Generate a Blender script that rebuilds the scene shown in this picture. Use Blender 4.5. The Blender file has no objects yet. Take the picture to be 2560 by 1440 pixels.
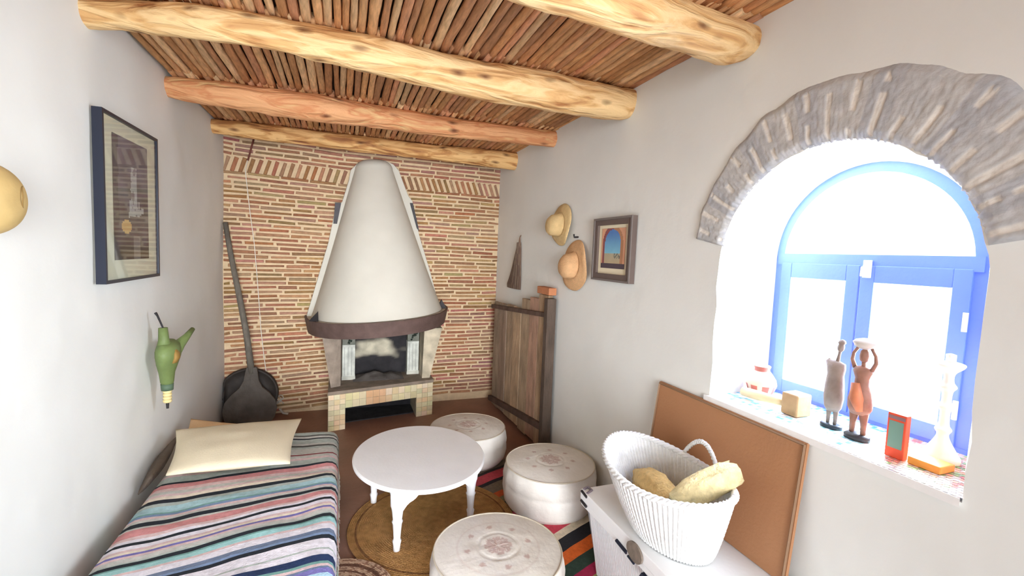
import bpy, math, random
from mathutils import Vector, Matrix, noise
R_ = random.Random(7)
PI = math.pi
scn = bpy.context.scene
COL = scn.collection

# ------------------------------------------------------------------ camera
cam_d = bpy.data.cameras.new('camera'); cam = bpy.data.objects.new('camera', cam_d); COL.objects.link(cam)
right = Vector((0.93710351, -0.34676836, 0.03985855)); up = Vector((-0.01120076, 0.08425805, 0.99638101))
fwd = Vector((0.34887182, 0.9341586, -0.07507445))
m = Matrix.Identity(4)
for i, v in enumerate((right, up, -fwd)):
    for j in range(3): m[j][i] = v[j]
m.translation = Vector((0, 0, 1.5))
cam.matrix_world = m
cam_d.sensor_width = 36; cam_d.sensor_fit = 'HORIZONTAL'; cam_d.lens = 36 * 1143.81 / 2560
cam_d.clip_start = 0.03
scn.camera = cam

# ------------------------------------------------------------------ world, sun, daylight, exposure
w = bpy.data.worlds.new('daylight_sky'); scn.world = w; w.use_nodes = True
bgn = w.node_tree.nodes['Background']; bgn.inputs[0].default_value = (0.86, 0.93, 1.0, 1); bgn.inputs[1].default_value = 1.9
sun_d = bpy.data.lights.new('sun', 'SUN'); sun_d.energy = 6; sun_d.angle = 0.02; sun_d.color = (1.0, 0.96, 0.9)
sun = bpy.data.objects.new('sun', sun_d); COL.objects.link(sun)
sun.rotation_euler = Vector((-0.17, 0.33, -0.93)).to_track_quat('-Z', 'Y').to_euler(); sun.location = (3.2, -1.5, 5)

def area(name, loc, direction, sx, sy, power, color):
    d = bpy.data.lights.new(name, 'AREA'); d.shape = 'RECTANGLE'; d.size = sx; d.size_y = sy; d.energy = power; d.color = color
    o = bpy.data.objects.new(name, d); COL.objects.link(o); o.location = loc
    o.rotation_euler = Vector(direction).to_track_quat('-Z', 'Y').to_euler()
    return o
dl = area('doorway_daylight', (0.15, -1.65, 1.15), (0.02, 1, -0.05), 1.4, 1.9, 34, (0.93, 0.96, 1.0)); dl.data.spread = math.radians(62)
area('window_daylight', (2.25, 1.15, 1.45), (-1, 0, -0.05), 0.95, 1.05, 135, (0.88, 0.94, 1.0))

scn.view_settings.view_transform = 'Standard'; scn.view_settings.look = 'None'
scn.view_settings.gamma = 1; scn.view_settings.use_curve_mapping = False
scn.view_settings.exposure = 0.42
scn.cycles.max_bounces = 10; scn.cycles.diffuse_bounces = 6; scn.cycles.transparent_max_bounces = 12
scn.cycles.sample_clamp_indirect = 20

# ------------------------------------------------------------------ helpers
XL, XR, YD, YF, ZC = -0.928, 1.48, 4.437, -1.7, 2.42

def srgb(r, g, b):
    f = lambda c: (c / 255 / 12.92) if c / 255 <= 0.04045 else ((c / 255 + 0.055) / 1.055) ** 2.4
    return (f(r), f(g), f(b))

def mat(name, base, rough=0.8, var=0.0, vscale=8, bump=0.0, bscale=40, stretch=(1, 1, 1), metal=0, attr=False, spec=0.3, detail=4, bdist=0.01, sheen=0):
    """one principled surface; base colour (or the object's own colour attribute) broken up by noise, noise bump"""
    M = bpy.data.materials.new(name); M.use_nodes = True; nt = M.node_tree; N = nt.nodes; L = nt.links
    P = N['Principled BSDF']; P.inputs['Roughness'].default_value = rough; P.inputs['Metallic'].default_value = metal
    P.inputs['Specular IOR Level'].default_value = spec
    if sheen: P.inputs['Sheen Weight'].default_value = sheen
    tc = N.new('ShaderNodeTexCoord'); mp = N.new('ShaderNodeMapping'); mp.inputs['Scale'].default_value = stretch
    L.new(tc.outputs['Object'], mp.inputs['Vector'])
    if attr:
        a = N.new('ShaderNodeAttribute'); a.attribute_name = 'Col'; src = a.outputs['Color']
    else:
        rgb = N.new('ShaderNodeRGB'); rgb.outputs[0].default_value = (*base, 1); src = rgb.outputs[0]
    if var:
        nz = N.new('ShaderNodeTexNoise'); nz.inputs['Scale'].default_value = vscale; nz.inputs['Detail'].default_value = detail
        L.new(mp.outputs[0], nz.inputs['Vector'])
        mr = N.new('ShaderNodeMapRange'); mr.inputs['From Min'].default_value = 0.3; mr.inputs['From Max'].default_value = 0.7
        mr.inputs['To Min'].default_value = 1 - var; mr.inputs['To Max'].default_value = 1 + var * 0.6
        L.new(nz.outputs[0], mr.inputs['Value'])
        vm = N.new('ShaderNodeVectorMath'); vm.operation = 'SCALE'
        L.new(src, vm.inputs[0]); L.new(mr.outputs[0], vm.inputs['Scale']); src = vm.outputs[0]
    L.new(src, P.inputs['Base Color'])
    if bump:
        nb = N.new('ShaderNodeTexNoise'); nb.inputs['Scale'].default_value = bscale; nb.inputs['Detail'].default_value = 6
        L.new(mp.outputs[0], nb.inputs['Vector'])
        bp = N.new('ShaderNodeBump'); bp.inputs['Strength'].default_value = bump; bp.inputs['Distance'].default_value = bdist
        L.new(nb.outputs[0], bp.inputs['Height']); L.new(bp.outputs[0], P.inputs['Normal'])
    return M

def mk(name, V, F, material, parent=None, smooth=False, cols=None, pcols=None, bevel=0, solid=0, sub=0):
    me = bpy.data.meshes.new(name); me.from_pydata([tuple(v) for v in V], [], F)
    me.materials.append(material)
    if smooth: me.polygons.foreach_set('use_smooth', [True] * len(me.polygons))
    if cols is not None:
        at = me.color_attributes.new('Col', 'FLOAT_COLOR', 'CORNER'); data = []
        for p, c in zip(me.polygons, cols): data += [c[0], c[1], c[2], 1.0] * p.loop_total
        at.data.foreach_set('color', data)
    if pcols is not None:
        at = me.color_attributes.new('Col', 'FLOAT_COLOR', 'POINT'); data = []
        for c in pcols: data += [c[0], c[1], c[2], 1.0]
        at.data.foreach_set('color', data)
    me.update()
    o = bpy.data.objects.new(name, me); COL.objects.link(o)
    if parent: o.parent = parent
    if solid:
        s = o.modifiers.new('s', 'SOLIDIFY'); s.thickness = solid
    if bevel:
        b = o.modifiers.new('b', 'BEVEL'); b.width = bevel; b.segments = 3; b.limit_method = 'ANGLE'; b.angle_limit = 0.6
    if sub:
        s = o.modifiers.new('u', 'SUBSURF'); s.levels = sub; s.render_levels = sub
    return o

def structure(o): o['kind'] = 'structure'; return o
def tag(o, label, cat, group=None):
    o['label'] = label; o['category'] = cat
    if group: o['group'] = group
    return o
def thing(name, loc, label, cat, group=None, rz=0):
    o = bpy.data.objects.new(name, None); COL.objects.link(o); o.location = loc; o.rotation_euler = (0, 0, rz)
    o.empty_display_size = 0.05
    return tag(o, label, cat, group)
def rel(o, parent):
    """parent a world-space mesh to a thing, its vertices moved into the thing's frame"""
    o.data.transform(Matrix.Translation(-parent.location) if parent.rotation_euler.z == 0 else (Matrix.Translation(parent.location) @ Matrix.Rotation(parent.rotation_euler.z, 4, 'Z')).inverted())
    o.parent = parent; return o

class G:
    """collects geometry of one mesh"""
    def __init__(s): s.V = []; s.F = []; s.C = []
    def add(s, V, F, c=(1, 1, 1)):
        n = len(s.V); s.V += [tuple(v) for v in V]; s.F += [tuple(i + n for i in f) for f in F]
        s.C += ([c] * len(F) if not isinstance(c, list) else c); return s
    def box(s, a, b, c=(1, 1, 1)):
        x0, y0, z0 = a; x1, y1, z1 = b
        return s.add([(x0, y0, z0), (x1, y0, z0), (x1, y1, z0), (x0, y1, z0), (x0, y0, z1), (x1, y0, z1), (x1, y1, z1), (x0, y1, z1)],
                     [(0, 3, 2, 1), (4, 5, 6, 7), (0, 1, 5, 4), (1, 2, 6, 5), (2, 3, 7, 6), (3, 0, 4, 7)], c)
    def prism(s, poly, z0, z1, c=(1, 1, 1)):
        n = len(poly)
        return s.add([(x, y, z0) for x, y in poly] + [(x, y, z1) for x, y in poly],
                     [tuple(range(n))[::-1], tuple(range(n, 2 * n))] + [(i, (i + 1) % n, (i + 1) % n + n, i + n) for i in range(n)], c)
    def tube(s, path, radii, seg=12, c=(1, 1, 1), flat=1.0, caps=True, cfn=None):
        P = [Vector(p) for p in path]; n = len(P)
        if not hasattr(radii, '__len__'): radii = [radii] * n
        u = None; V = []
        for i in range(n):
            t = (P[min(i + 1, n - 1)] - P[max(i - 1, 0)]).normalized()
            if u is None: u = t.cross(Vector((0, 0, 1)) if abs(t.z) < 0.9 else Vector((0, 1, 0))).normalized()
            u = (u - t * u.dot(t)).normalized(); v = t.cross(u)
            for k in range(seg):
                a = 2 * PI * k / seg; V.append(P[i] + u * math.cos(a) * radii[i] + v * math.sin(a) * radii[i] * flat)
        F = [(i * seg + k, i * seg + (k + 1) % seg, (i + 1) * seg + (k + 1) % seg, (i + 1) * seg + k) for i in range(n - 1) for k in range(seg)]
        if caps: F += [tuple(range(seg))[::-1], tuple(range((n - 1) * seg, n * seg))]
        return s.add(V, F, c)
    def rings(s, rows, seg=32, c=(1, 1, 1), caps=True):
        """rows: (cx, cy, z, rx, ry) stacked ellipses"""
        V = []
        for cx, cy, z, rx, ry in rows:
            for k in range(seg):
                a = 2 * PI * k / seg; V.append((cx + rx * math.cos(a), cy + ry * math.sin(a), z))
        n = len(rows)
        F = [(i * seg + k, i * seg + (k + 1) % seg, (i + 1) * seg + (k + 1) % seg, (i + 1) * seg + k) for i in range(n - 1) for k in range(seg)]
        if caps: F += [tuple(range(seg))[::-1], tuple(range((n - 1) * seg, n * seg))]
        return s.add(V, F, c)
    def obj(s, name, material, parent=None, **k):
        o = mk(name, s.V, s.F, material, None, cols=s.C, **k)
        if parent is not None: rel(o, parent)
        return o
def fbm(x, y, z=0.0): return noise.noise(Vector((x, y, z)))
def interp(tab, x):
    if x <= tab[0][0]: return tab[0][1:]
    for a, b in zip(tab, tab[1:]):
        if x <= b[0]:
            t = (x - a[0]) / (b[0] - a[0]); return tuple(p + (q - p) * t for p, q in zip(a[1:], b[1:]))
    return tab[-1][1:]
def lerp(a, b, t): return tuple(p + (q - p) * t for p, q in zip(a, b))

# ------------------------------------------------------------------ materials
M_plaster = mat('white_plaster', (0.79, 0.80, 0.765), 0.9, 0.04, 2.2, 0.22, 7, bdist=0.02)
M_reveal = mat('white_reveal_plaster', (0.86, 0.86, 0.85), 0.9, 0.03, 3, 0.4, 14, bdist=0.01)
M_floor = mat('red_brown_floor', srgb(146, 108, 90), 0.45, 0.22, 3, 0.25, 30, spec=0.4)
M_cane = mat('eucalyptus_cane', (1, 1, 1), 0.75, 0.28, 22, 0.6, 60, (4, 0.6, 4), attr=True)
M_brick = mat('thin_brick', (1, 1, 1), 0.9, 0.2, 30, 0.6, 90, attr=True)
M_mortar = mat('cream_mortar', srgb(218, 194, 158), 0.95, 0.1, 20, 0.7, 60)
M_white = mat('white_paint', (0.86, 0.87, 0.88), 0.45, 0.03, 6, 0.1, 60)
M_blue = mat('hazed_window_blue', srgb(118, 146, 246), 0.4, 0.05, 5, 0.15, 40)  # deep blue paint made paler, window haze put into its colour
M_attr = mat('coloured_surface', (1, 1, 1), 0.7, 0.05, 20, attr=True)
M_black = mat('black_frame', srgb(38, 42, 56), 0.35)
M_metal = mat('dark_iron', srgb(60, 58, 60), 0.5, 0.2, 20, metal=0.6)
M_rust = mat('rusty_brown_iron', srgb(104, 84, 78), 0.65, 0.2, 14, 0.3, 60, metal=0.2)
M_hood = mat('hood_plaster', srgb(208, 205, 193), 0.85, 0.05, 4, 0.25, 12)
M_soot = mat('sooty_plaster', (1, 1, 1), 0.95, 0.3, 12, 0.6, 30, attr=True)
M_leather = mat('cream_leather', (1, 1, 1), 0.55, 0.06, 10, 0.3, 40, attr=True, spec=0.4)
M_cloth = mat('woven_cloth', (1, 1, 1), 0.95, 0.16, 45, 0.8, 160, attr=True, bdist=0.006)
M_linen = mat('cream_linen', srgb(222, 210, 182), 0.95, 0.06, 6, 0.5, 120, bdist=0.004)
M_jute = mat('brown_jute', (1, 1, 1), 0.95, 0.25, 30, 0.8, 150, attr=True)
M_oldwood = mat('weathered_wood', (1, 1, 1), 0.85, 0.34, 5, 0.8, 30, (3, 3, 0.9), attr=True, detail=8)
M_dkwood = mat('dark_carved_wood', srgb(92, 66, 54), 0.5, 0.25, 25, 0.3, 60)
M_greywood = mat('grey_smoked_wood', srgb(112, 106, 96), 0.8, 0.25, 14, 0.5, 60, (4, 4, 0.8))
M_straw = mat('straw', srgb(214, 178, 128), 0.85, 0.12, 30, 0.6, 120)
M_board = mat('brown_hardboard', srgb(172, 124, 88), 0.7, 0.05, 4, 0.15, 90)
M_wicker = mat('white_painted_wicker', (0.80, 0.81, 0.80), 0.6, 0.1, 30, 0.4, 90)
M_sill = mat('mosaic_tile', (1, 1, 1), 0.4, 0.03, 30, attr=True, spec=0.5)
M_green = mat('green_leather', srgb(112, 130, 78), 0.5, 0.2, 14, 0.3, 40)

def log_material(name, a, b, c):
    M = bpy.data.materials.new(name); M.use_nodes = True; N = M.node_tree.nodes; L = M.node_tree.links; P = N['Principled BSDF']
    tc = N.new('ShaderNodeTexCoord'); mp = N.new('ShaderNodeMapping'); mp.inputs['Scale'].default_value = (1.5, 8.5, 8.5)
    L.new(tc.outputs['Object'], mp.inputs[0])
    n1 = N.new('ShaderNodeTexNoise'); n1.inputs['Scale'].default_value = 2.2; n1.inputs['Detail'].default_value = 7; n1.inputs['Distortion'].default_value = 0.9
    L.new(mp.outputs[0], n1.inputs['Vector'])
    cr = N.new('ShaderNodeValToRGB'); e = cr.color_ramp.elements
    e[0].position = 0.3; e[0].color = (*c, 1); e[1].position = 0.66; e[1].color = (*a, 1)
    x = e.new(0.45); x.color = (*b, 1); x = e.new(0.55); x.color = (*a, 1)
    L.new(n1.outputs[0], cr.inputs[0])
    # knots
    mp2 = N.new('ShaderNodeMapping'); mp2.inputs['Scale'].default_value = (3.0, 8, 8); L.new(tc.outputs['Object'], mp2.inputs[0])
    n0 = N.new('ShaderNodeTexNoise'); n0.inputs['Scale'].default_value = 2.5; L.new(mp2.outputs[0], n0.inputs['Vector'])
    mixv = N.new('ShaderNodeMixRGB'); mixv.inputs[0].default_value = 0.12; L.new(mp2.outputs[0], mixv.inputs[1]); L.new(n0.outputs[1], mixv.inputs[2])
    vo = N.new('ShaderNodeTexVoronoi'); vo.inputs['Scale'].default_value = 1.9; L.new(mixv.outputs[0], vo.inputs['Vector'])
    kr = N.new('ShaderNodeValToRGB'); k = kr.color_ramp.elements; k[0].position = 0.05; k[0].color = (0.28, 0.2, 0.16, 1); k[1].position = 0.24; k[1].color = (1, 1, 1, 1)
    L.new(vo.outputs['Distance'], kr.inputs[0])
    mu = N.new('ShaderNodeMixRGB'); mu.blend_type = 'MULTIPLY'; mu.inputs[0].default_value = 1
    L.new(cr.outputs[0], mu.inputs[1]); L.new(kr.outputs[0], mu.inputs[2]); L.new(mu.outputs[0], P.inputs['Base Color'])
    bp = N.new('ShaderNodeBump'); bp.inputs['Strength'].default_value = 0.85; bp.inputs['Distance'].default_value = 0.035
    L.new(n1.outputs[0], bp.inputs['Height']); L.new(bp.outputs[0], P.inputs['Normal']); P.inputs['Roughness'].default_value = 0.7
    return M
M_log = log_material('pale_log', srgb(240, 204, 148), srgb(222, 176, 116), srgb(172, 112, 62))
M_logred = log_material('reddish_log', srgb(226, 168, 118), srgb(208, 138, 90), srgb(226, 186, 130))
M_logdark = log_material('knotty_log', srgb(232, 188, 126), srgb(200, 146, 86), srgb(140, 84, 48))

M_glass = bpy.data.materials.new('clear_glass'); M_glass.use_nodes = True
_n = M_glass.node_tree.nodes; _l = M_glass.node_tree.links; _o = _n['Material Output']; _n.remove(_n['Principled BSDF'])
_t = _n.new('ShaderNodeBsdfTransparent'); _t.inputs[0].default_value = (0.96, 0.98, 0.98, 1); _g = _n.new('ShaderNodeBsdfGlossy'); _g.inputs['Roughness'].default_value = 0.03
_w = _n.new('ShaderNodeLayerWeight'); _w.inputs[0].default_value = .5; _p = _n.new('ShaderNodeMath'); _p.operation = 'POWER'; _p.inputs[1].default_value = 5; _f = _n.new('ShaderNodeMath'); _f.operation = 'MULTIPLY_ADD'; _f.inputs[1].default_value = .9; _f.inputs[2].default_value = .03; _l.new(_w.outputs['Facing'], _p.inputs[0]); _l.new(_p.outputs[0], _f.inputs[0]); _m = _n.new('ShaderNodeMixShader')
_l.new(_f.outputs[0], _m.inputs[0]); _l.new(_t.outputs[0], _m.inputs[1]); _l.new(_g.outputs[0], _m.inputs[2]); _l.new(_m.outputs[0], _o.inputs[0])

# ------------------------------------------------------------------ room shell
structure(mk('floor', [(XL - .1, YF - .1, 0), (XR + .1, YF - .1, 0), (XR + .1, YD + .1, 0), (XL - .1, YD + .1, 0)] + [(XL - .1, YF - .1, -.1), (XR + .1, YF - .1, -.1), (XR + .1, YD + .1, -.1), (XL - .1, YD + .1, -.1)],
             [(0, 1, 2, 3), (7, 6, 5, 4), (0, 4, 5, 1), (1, 5, 6, 2), (2, 6, 7, 3), (3, 7, 4, 0)], M_floor))

def grid_wall(name, fn, nu, nv, material):
    V = [fn(i / nu, j / nv) for j in range(nv + 1) for i in range(nu + 1)]
    F = [(j * (nu + 1) + i, j * (nu + 1) + i + 1, (j + 1) * (nu + 1) + i + 1, (j + 1) * (nu + 1) + i) for j in range(nv) for i in range(nu)]
    return structure(mk(name, V, F, material, smooth=True))
# uneven hand-trowelled left wall (thick: front sheet plus back box)
def lw(u, v):
    y = YF + (YD - YF) * u; z = (ZC + .1) * v
    d = 0.012 * fbm(y * 1.3, z * 1.6, 3.3) + 0.004 * fbm(y * 5, z * 5, 8.1)
    return (XL + min(d, 0.012) - 0.004, y, z)
grid_wall('wall_left', lw, 150, 60, M_plaster)
g = G(); g.box((XL - .25, YF - .1, -.05), (XL - .03, YD + .1, ZC + .1)); g.obj('masonry_core', M_plaster, bpy.data.objects['wall_left'])

# right wall with the arched window opening
YC, RO, ZS, ZB = 1.07, 0.428, 1.475, 0.915          # opening on the room side
FC, FR, FS = 1.155, 0.362, 1.525                    # at the window frame
XF = 1.83
def arch_loop(yc, r, zs, zb, n=40, rough=0.0, x=0.0):
    pts = [(x, yc - r, zb)]
    for k in range(6): pts.append((x, yc - r + rough * fbm(k * 1.7, r * 9), zb + (zs - zb) * (k + 1) / 7))
    for k in range(n + 1):
        a = PI - PI * k / n; rr = r + rough * fbm(k * .45, r * 7)
        pts.append((x, yc + rr * math.cos(a), zs + rr * math.sin(a)))
    for k in range(6): pts.append((x, yc + r + rough * fbm(k * 1.3, r * 3), zs - (zs - zb) * (k + 1) / 7))
    pts.append((x, yc + r, zb)); return pts
inner = arch_loop(YC, RO, ZS, ZB, rough=0.012, x=XR); outer = arch_loop(FC, FR, FS, ZB, x=XF); out2 = arch_loop(FC, FR + .02, FS, ZB, x=XF + .12)
import bmesh
bm = bmesh.new()
ov = [bm.verts.new(p) for p in ((XR, YF, 0), (XR, YD, 0), (XR, YD, ZC + .1), (XR, YF, ZC + .1))]
iv = [bm.verts.new(p) for p in inner]
es = [bm.edges.new((ov[i], ov[(i + 1) % 4])) for i in range(4)] + [bm.edges.new((iv[i], iv[(i + 1) % len(iv)])) for i in range(len(iv))]
bmesh.ops.triangle_fill(bm, use_beauty=True, edges=es)
for f in bm.faces: f.normal_update()
for f in bm.faces:
    if f.normal.x > 0: f.normal_flip()
me = bpy.data.meshes.new('wall_right'); bm.to_mesh(me); bm.free(); me.materials.append(M_plaster)
wr = bpy.data.objects.new('wall_right', me); COL.objects.link(wr); structure(wr)
n = len(inner); g = G()
V = inner + outer + out2
F = [(i, (i + 1) % n, (i + 1) % n + n, i + n) for i in range(n)] + [(i + n, (i + 1) % n + n, (i + 1) % n + 2 * n, i + 2 * n) for i in range(n)]
rv = mk('reveal', V, F, M_reveal, wr, smooth=False); 
# outer mass of the right wall so the room is closed from outside
bm = bmesh.new(); X2 = XF + .12
ov = [bm.verts.new(p) for p in ((X2, YF, 0), (X2, YD, 0), (X2, YD, ZC + .1), (X2, YF, ZC + .1))]
iv = [bm.verts.new(p) for p in out2]
es = [bm.edges.new((ov[i], ov[(i + 1) % 4])) for i in range(4)] + [bm.edges.new((iv[i], iv[(i + 1) % len(iv)])) for i in range(len(iv))]
bmesh.ops.triangle_fill(bm, use_beauty=True, edges=es)
me = bpy.data.meshes.new('outer_face'); bm.to_mesh(me); bm.free(); me.materials.append(M_reveal)
of = bpy.data.objects.new('outer_face', me); COL.objects.link(of); of.parent = wr

# front wall behind the camera with a doorway the daylight comes through
g = G(); g.box((XL - .1, YF - .15, 0), (-0.6, YF, ZC + .1)); g.box((1.0, YF - .15, 0), (XR + .5, YF, ZC + .1)); g.box((-0.6, YF - .15, 2.15), (1.0, YF, ZC + .1))
structure(g.obj('wall_front', M_plaster))

# back wall: mortar bed with individually laid thin bricks, tilted soldier course
g = G(); g.box((XL - .05, YD, 0), (XR + .5, YD + .12, ZC + .1)); wb = structure(g.obj('wall_back', M_mortar))
g = G()
def brick(cx, cz, L, H, ang, col, d=0.010):
    ca, sa = math.cos(ang), math.sin(ang); j = lambda s=.0025: R_.uniform(-s, s)
    q = [(-L / 2 + j(), -H / 2 + j()), (L / 2 + j(), -H / 2 + j()), (L / 2 + j(), H / 2 + j()), (-L / 2 + j(), H / 2 + j())]
    P = lambda p, k, y: (max(XL, min(XR, cx + (p[0] * k[0]) * ca - (p[1] * k[1]) * sa)), y, cz + (p[0] * k[0]) * sa + (p[1] * k[1]) * ca)
    kx = 1 - .008 / L; kz = 1 - .008 / H; dd = d + R_.uniform(-.004, .004)
    g.add([P(p, (1, 1), YD + .001) for p in q] + [P(p, (1, 1), YD - dd * .5) for p in q] + [P(p, (kx, kz), YD - dd) for p in q],
          [(0, 1, 5, 4), (1, 2, 6, 5), (2, 3, 7, 6), (3, 0, 4, 7), (4, 5, 9, 8), (5, 6, 10, 9), (6, 7, 11, 10), (7, 4, 8, 11), (8, 9, 10, 11)], col)
BC = [srgb(186, 138, 106), srgb(178, 130, 94), srgb(196, 150, 114), srgb(172, 126, 88), srgb(190, 152, 112), srgb(166, 118, 86), srgb(196, 144, 120)]
def shift(x, z):
    s = 0.0
    if x < 0: s += .075 * (x + .93) * max(0, 1 - z / 1.3) - .035 * (x + .93) * max(0, min(1, (z - 1.3)))
    else: s += .020 * max(0, 1 - z / 1.3) * (x / 1.48) + .068 * max(0, 1 - z / 1.3) - .033 * max(0, min(1, z - 1.3))
    return s + .006 * fbm(x * 2.2, z * 3)
pitch = 0.0385; z = 0.0; row = 0
while z < 2.46:
    if 2.085 < z < 2.215: z += pitch; continue
    x = XL - R_.uniform(0, .22)
    while x < XR:
        L = R_.choice((.24, .23, .22, .2, .25, .14)) * R_.uniform(.9, 1.08); cx = x + L / 2
        if cx + L / 2 > XL + .03 and cx - L / 2 < XR - .03:
            c = R_.choice(BC); c = lerp(c, srgb(182, 124, 112), .5 if (cx > 1.1 and z < .9) or z > 2.2 else 0); c = tuple(v * R_.uniform(.66, .92) for v in c)
            brick(cx, z + shift(cx, z), L, .0215 * R_.uniform(.82, 1.15), R_.uniform(-.018, .018) + (shift(cx + .1, z) - shift(cx - .1, z)) / .2, c)
        x += L + R_.uniform(.014, .024)
    z += pitch
x = XL + .02
while x < XR - .02:
    left = x < 0.3; c = tuple(v * R_.uniform(.66, .9) for v in R_.choice(BC[:4]))
    brick(x, 2.148 + shift(x, 2.1), .125, .028, (PI / 2 - .30) if left else (PI / 2 + .36), c)
    x += .061 if left else .057
bk = g.obj('brick_face', M_brick, wb)

# ceiling of round canes, laid in bays over the logs
g = G(); canes = [srgb(214, 162, 110), srgb(206, 150, 100), srgb(222, 172, 122), srgb(200, 142, 96), srgb(212, 152, 112), srgb(228, 188, 142), srgb(190, 138, 98)]
bays = [(YF, .55), (.55, 1.42), (1.42, 2.2), (2.2, 3.16), (3.16, 4.1), (4.1, YD)]
for bi, (ya, yb) in enumerate(bays):
    x = XL + .01
    while x < XR + .01:
        r = R_.uniform(.014, .0225); x += r; ya2 = ya - .05; yb2 = yb + .05 if yb < YD else yb
        sk = R_.uniform(-.012, .012); ph = R_.uniform(0, 9); nn = 9; pts = []
        for k in range(nn):
            t = k / (nn - 1); pts.append((x + sk * (t - .5) + .006 * fbm(t * 3, ph), ya2 + (yb2 - ya2) * t, ZC + r + .007 * fbm(t * 2.5, ph + 5) + (.004 if bi % 2 else 0)))
        c = R_.choice(canes); f = R_.uniform(.8, 1.12); g.tube(pts, [r * (1 + .12 * fbm(k * .9, ph)) for k in range(nn)], 8, tuple(v * f for v in c))
        x += r + R_.uniform(.001, .006)
ce = structure(g.obj('ceiling', M_cane, smooth=True))
g = G(); g.box((XL - .3, YF - .15, ZC + .05), (XR + .5, YD + .15, ZC + .16)); g.obj('earth_layer', mat('dark_earth_roof', srgb(70, 48, 34), 1.0, .3, 10), ce)

# ------------------------------------------------------------------ logs
def log(name, prof, material, label, seed):
    g = G(); x0, x1 = XL - .04, XR + .03; n = 70; seg = 28; V = []
    for i in range(n + 1):
        x = x0 + (x1 - x0) * i / n; y, r = interp(prof, x)
        for k in range(seg):
            a = 2 * PI * k / seg
            rr = r * (1 + .13 * fbm(x * 2.6 + seed, math.cos(a) * .8, math.sin(a) * .8 + seed) + .09 * fbm(x * 11 + seed, math.cos(a) * 2, math.sin(a) * 2))
            V.append((x, y + rr * math.cos(a), ZC - r + .004 + rr * math.sin(a)))
    F = [(i * seg + k, (i + 1) * seg + k, (i + 1) * seg + (k + 1) % seg, i * seg + (k + 1) % seg) for i in range(n) for k in range(seg)] + [tuple(range(seg)), tuple(range(n * seg, (n + 1) * seg))[::-1]]
    o = mk(name, V, F, material, smooth=True)
    c = Vector((0.27, prof[0][1], ZC - .08)); o.data.transform(Matrix.Translation(-c)); o.location = c
    return tag(o, label, 'ceiling beam', 'rough log beams under the cane ceiling')
log('ceiling_beam', [(-1, 1.20, .075), (0, 1.26, .08), (.5, 1.33, .085), (.9, 1.38, .085), (1.2, 1.42, .082), (1.38, 1.43, .085), (1.5, 1.44, .06)], M_log, 'pale gnarled log beam at the top edge, nearest to the window arch', 1.0)
log('ceiling_beam', [(-.94, 2.30, .062), (-.82, 2.28, .058), (-.53, 2.20, .065), (-.25, 2.18, .064), (.06, 2.18, .076), (.24, 2.20, .080), (.63, 2.22, .088), (1.03, 2.20, .092), (1.43, 2.23, .084), (1.5, 2.23, .07)], M_log, 'long pale yellow log beam, second from the front, thickest toward its right end', 4.0)
log('ceiling_beam', [(-.94, 3.20, .055), (-.88, 3.19, .062), (-.57, 3.14, .077), (-.13, 3.12, .080), (.22, 3.18, .073), (.77, 3.22, .065), (1.36, 3.19, .057)], M_logred, 'smooth reddish log beam between the long yellow one and the knotty rearmost one', 7.0)
log('ceiling_beam', [(-.94, 4.12, .056), (-.46, 4.08, .063), (.13, 4.10, .064), (.80, 4.08, .068), (1.32, 4.02, .078)], M_logdark, 'knotty rearmost log beam just above the white chimney hood', 11.0)

# ------------------------------------------------------------------ window
win = bpy.data.objects.new('window_1', None); COL.objects.link(win); win.location = (XF, FC, ZB); structure(win)
def arch_band(yc, r1, r0, zs, zb, x0, x1, n=40):
    """arched band (outer radius r1, inner r0) with legs down to zb"""
    def loop(r): return [(yc - r, zb)] + [(yc + r * math.cos(PI - PI * k / n), zs + r * math.sin(PI - PI * k / n)) for k in range(n + 1)] + [(yc + r, zb)]
    A, B = loop(r1), loop(r0); m_ = len(A)
    V = [(x0, *p) for p in A] + [(x0, *p) for p in B] + [(x1, *p) for p in A] + [(x1, *p) for p in B]
    F = []
    for i in range(m_ - 1):
        F += [(i, i + 1, m_ + i + 1, m_ + i), (2 * m_ + i, 3 * m_ + i, 3 * m_ + i + 1, 2 * m_ + i + 1), (m_ + i, m_ + i + 1, 3 * m_ + i + 1, 3 * m_ + i), (i, 2 * m_ + i, 2 * m_ + i + 1, i + 1)]
    F += [(0, m_, 3 * m_, 2 * m_), (m_ - 1, 3 * m_ - 1, 4 * m_ - 1, 2 * m_ - 1)]
    return V, F
x0, x1 = XF, XF + .055
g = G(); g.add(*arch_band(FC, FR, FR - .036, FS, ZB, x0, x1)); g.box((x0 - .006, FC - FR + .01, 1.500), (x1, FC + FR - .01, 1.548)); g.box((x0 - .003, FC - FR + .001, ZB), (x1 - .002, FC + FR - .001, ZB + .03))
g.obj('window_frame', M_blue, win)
def pane_arch():
    n = 30; r = FR - .038; P = [(x0 + .03, FC + r * math.cos(PI * k / n), 1.545 + r * .96 * math.sin(PI * k / n)) for k in range(n + 1)]
    return P, [tuple(range(n + 1))]
g = G(); g.add(*pane_arch()); g.obj('pane', M_glass, win)
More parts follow.
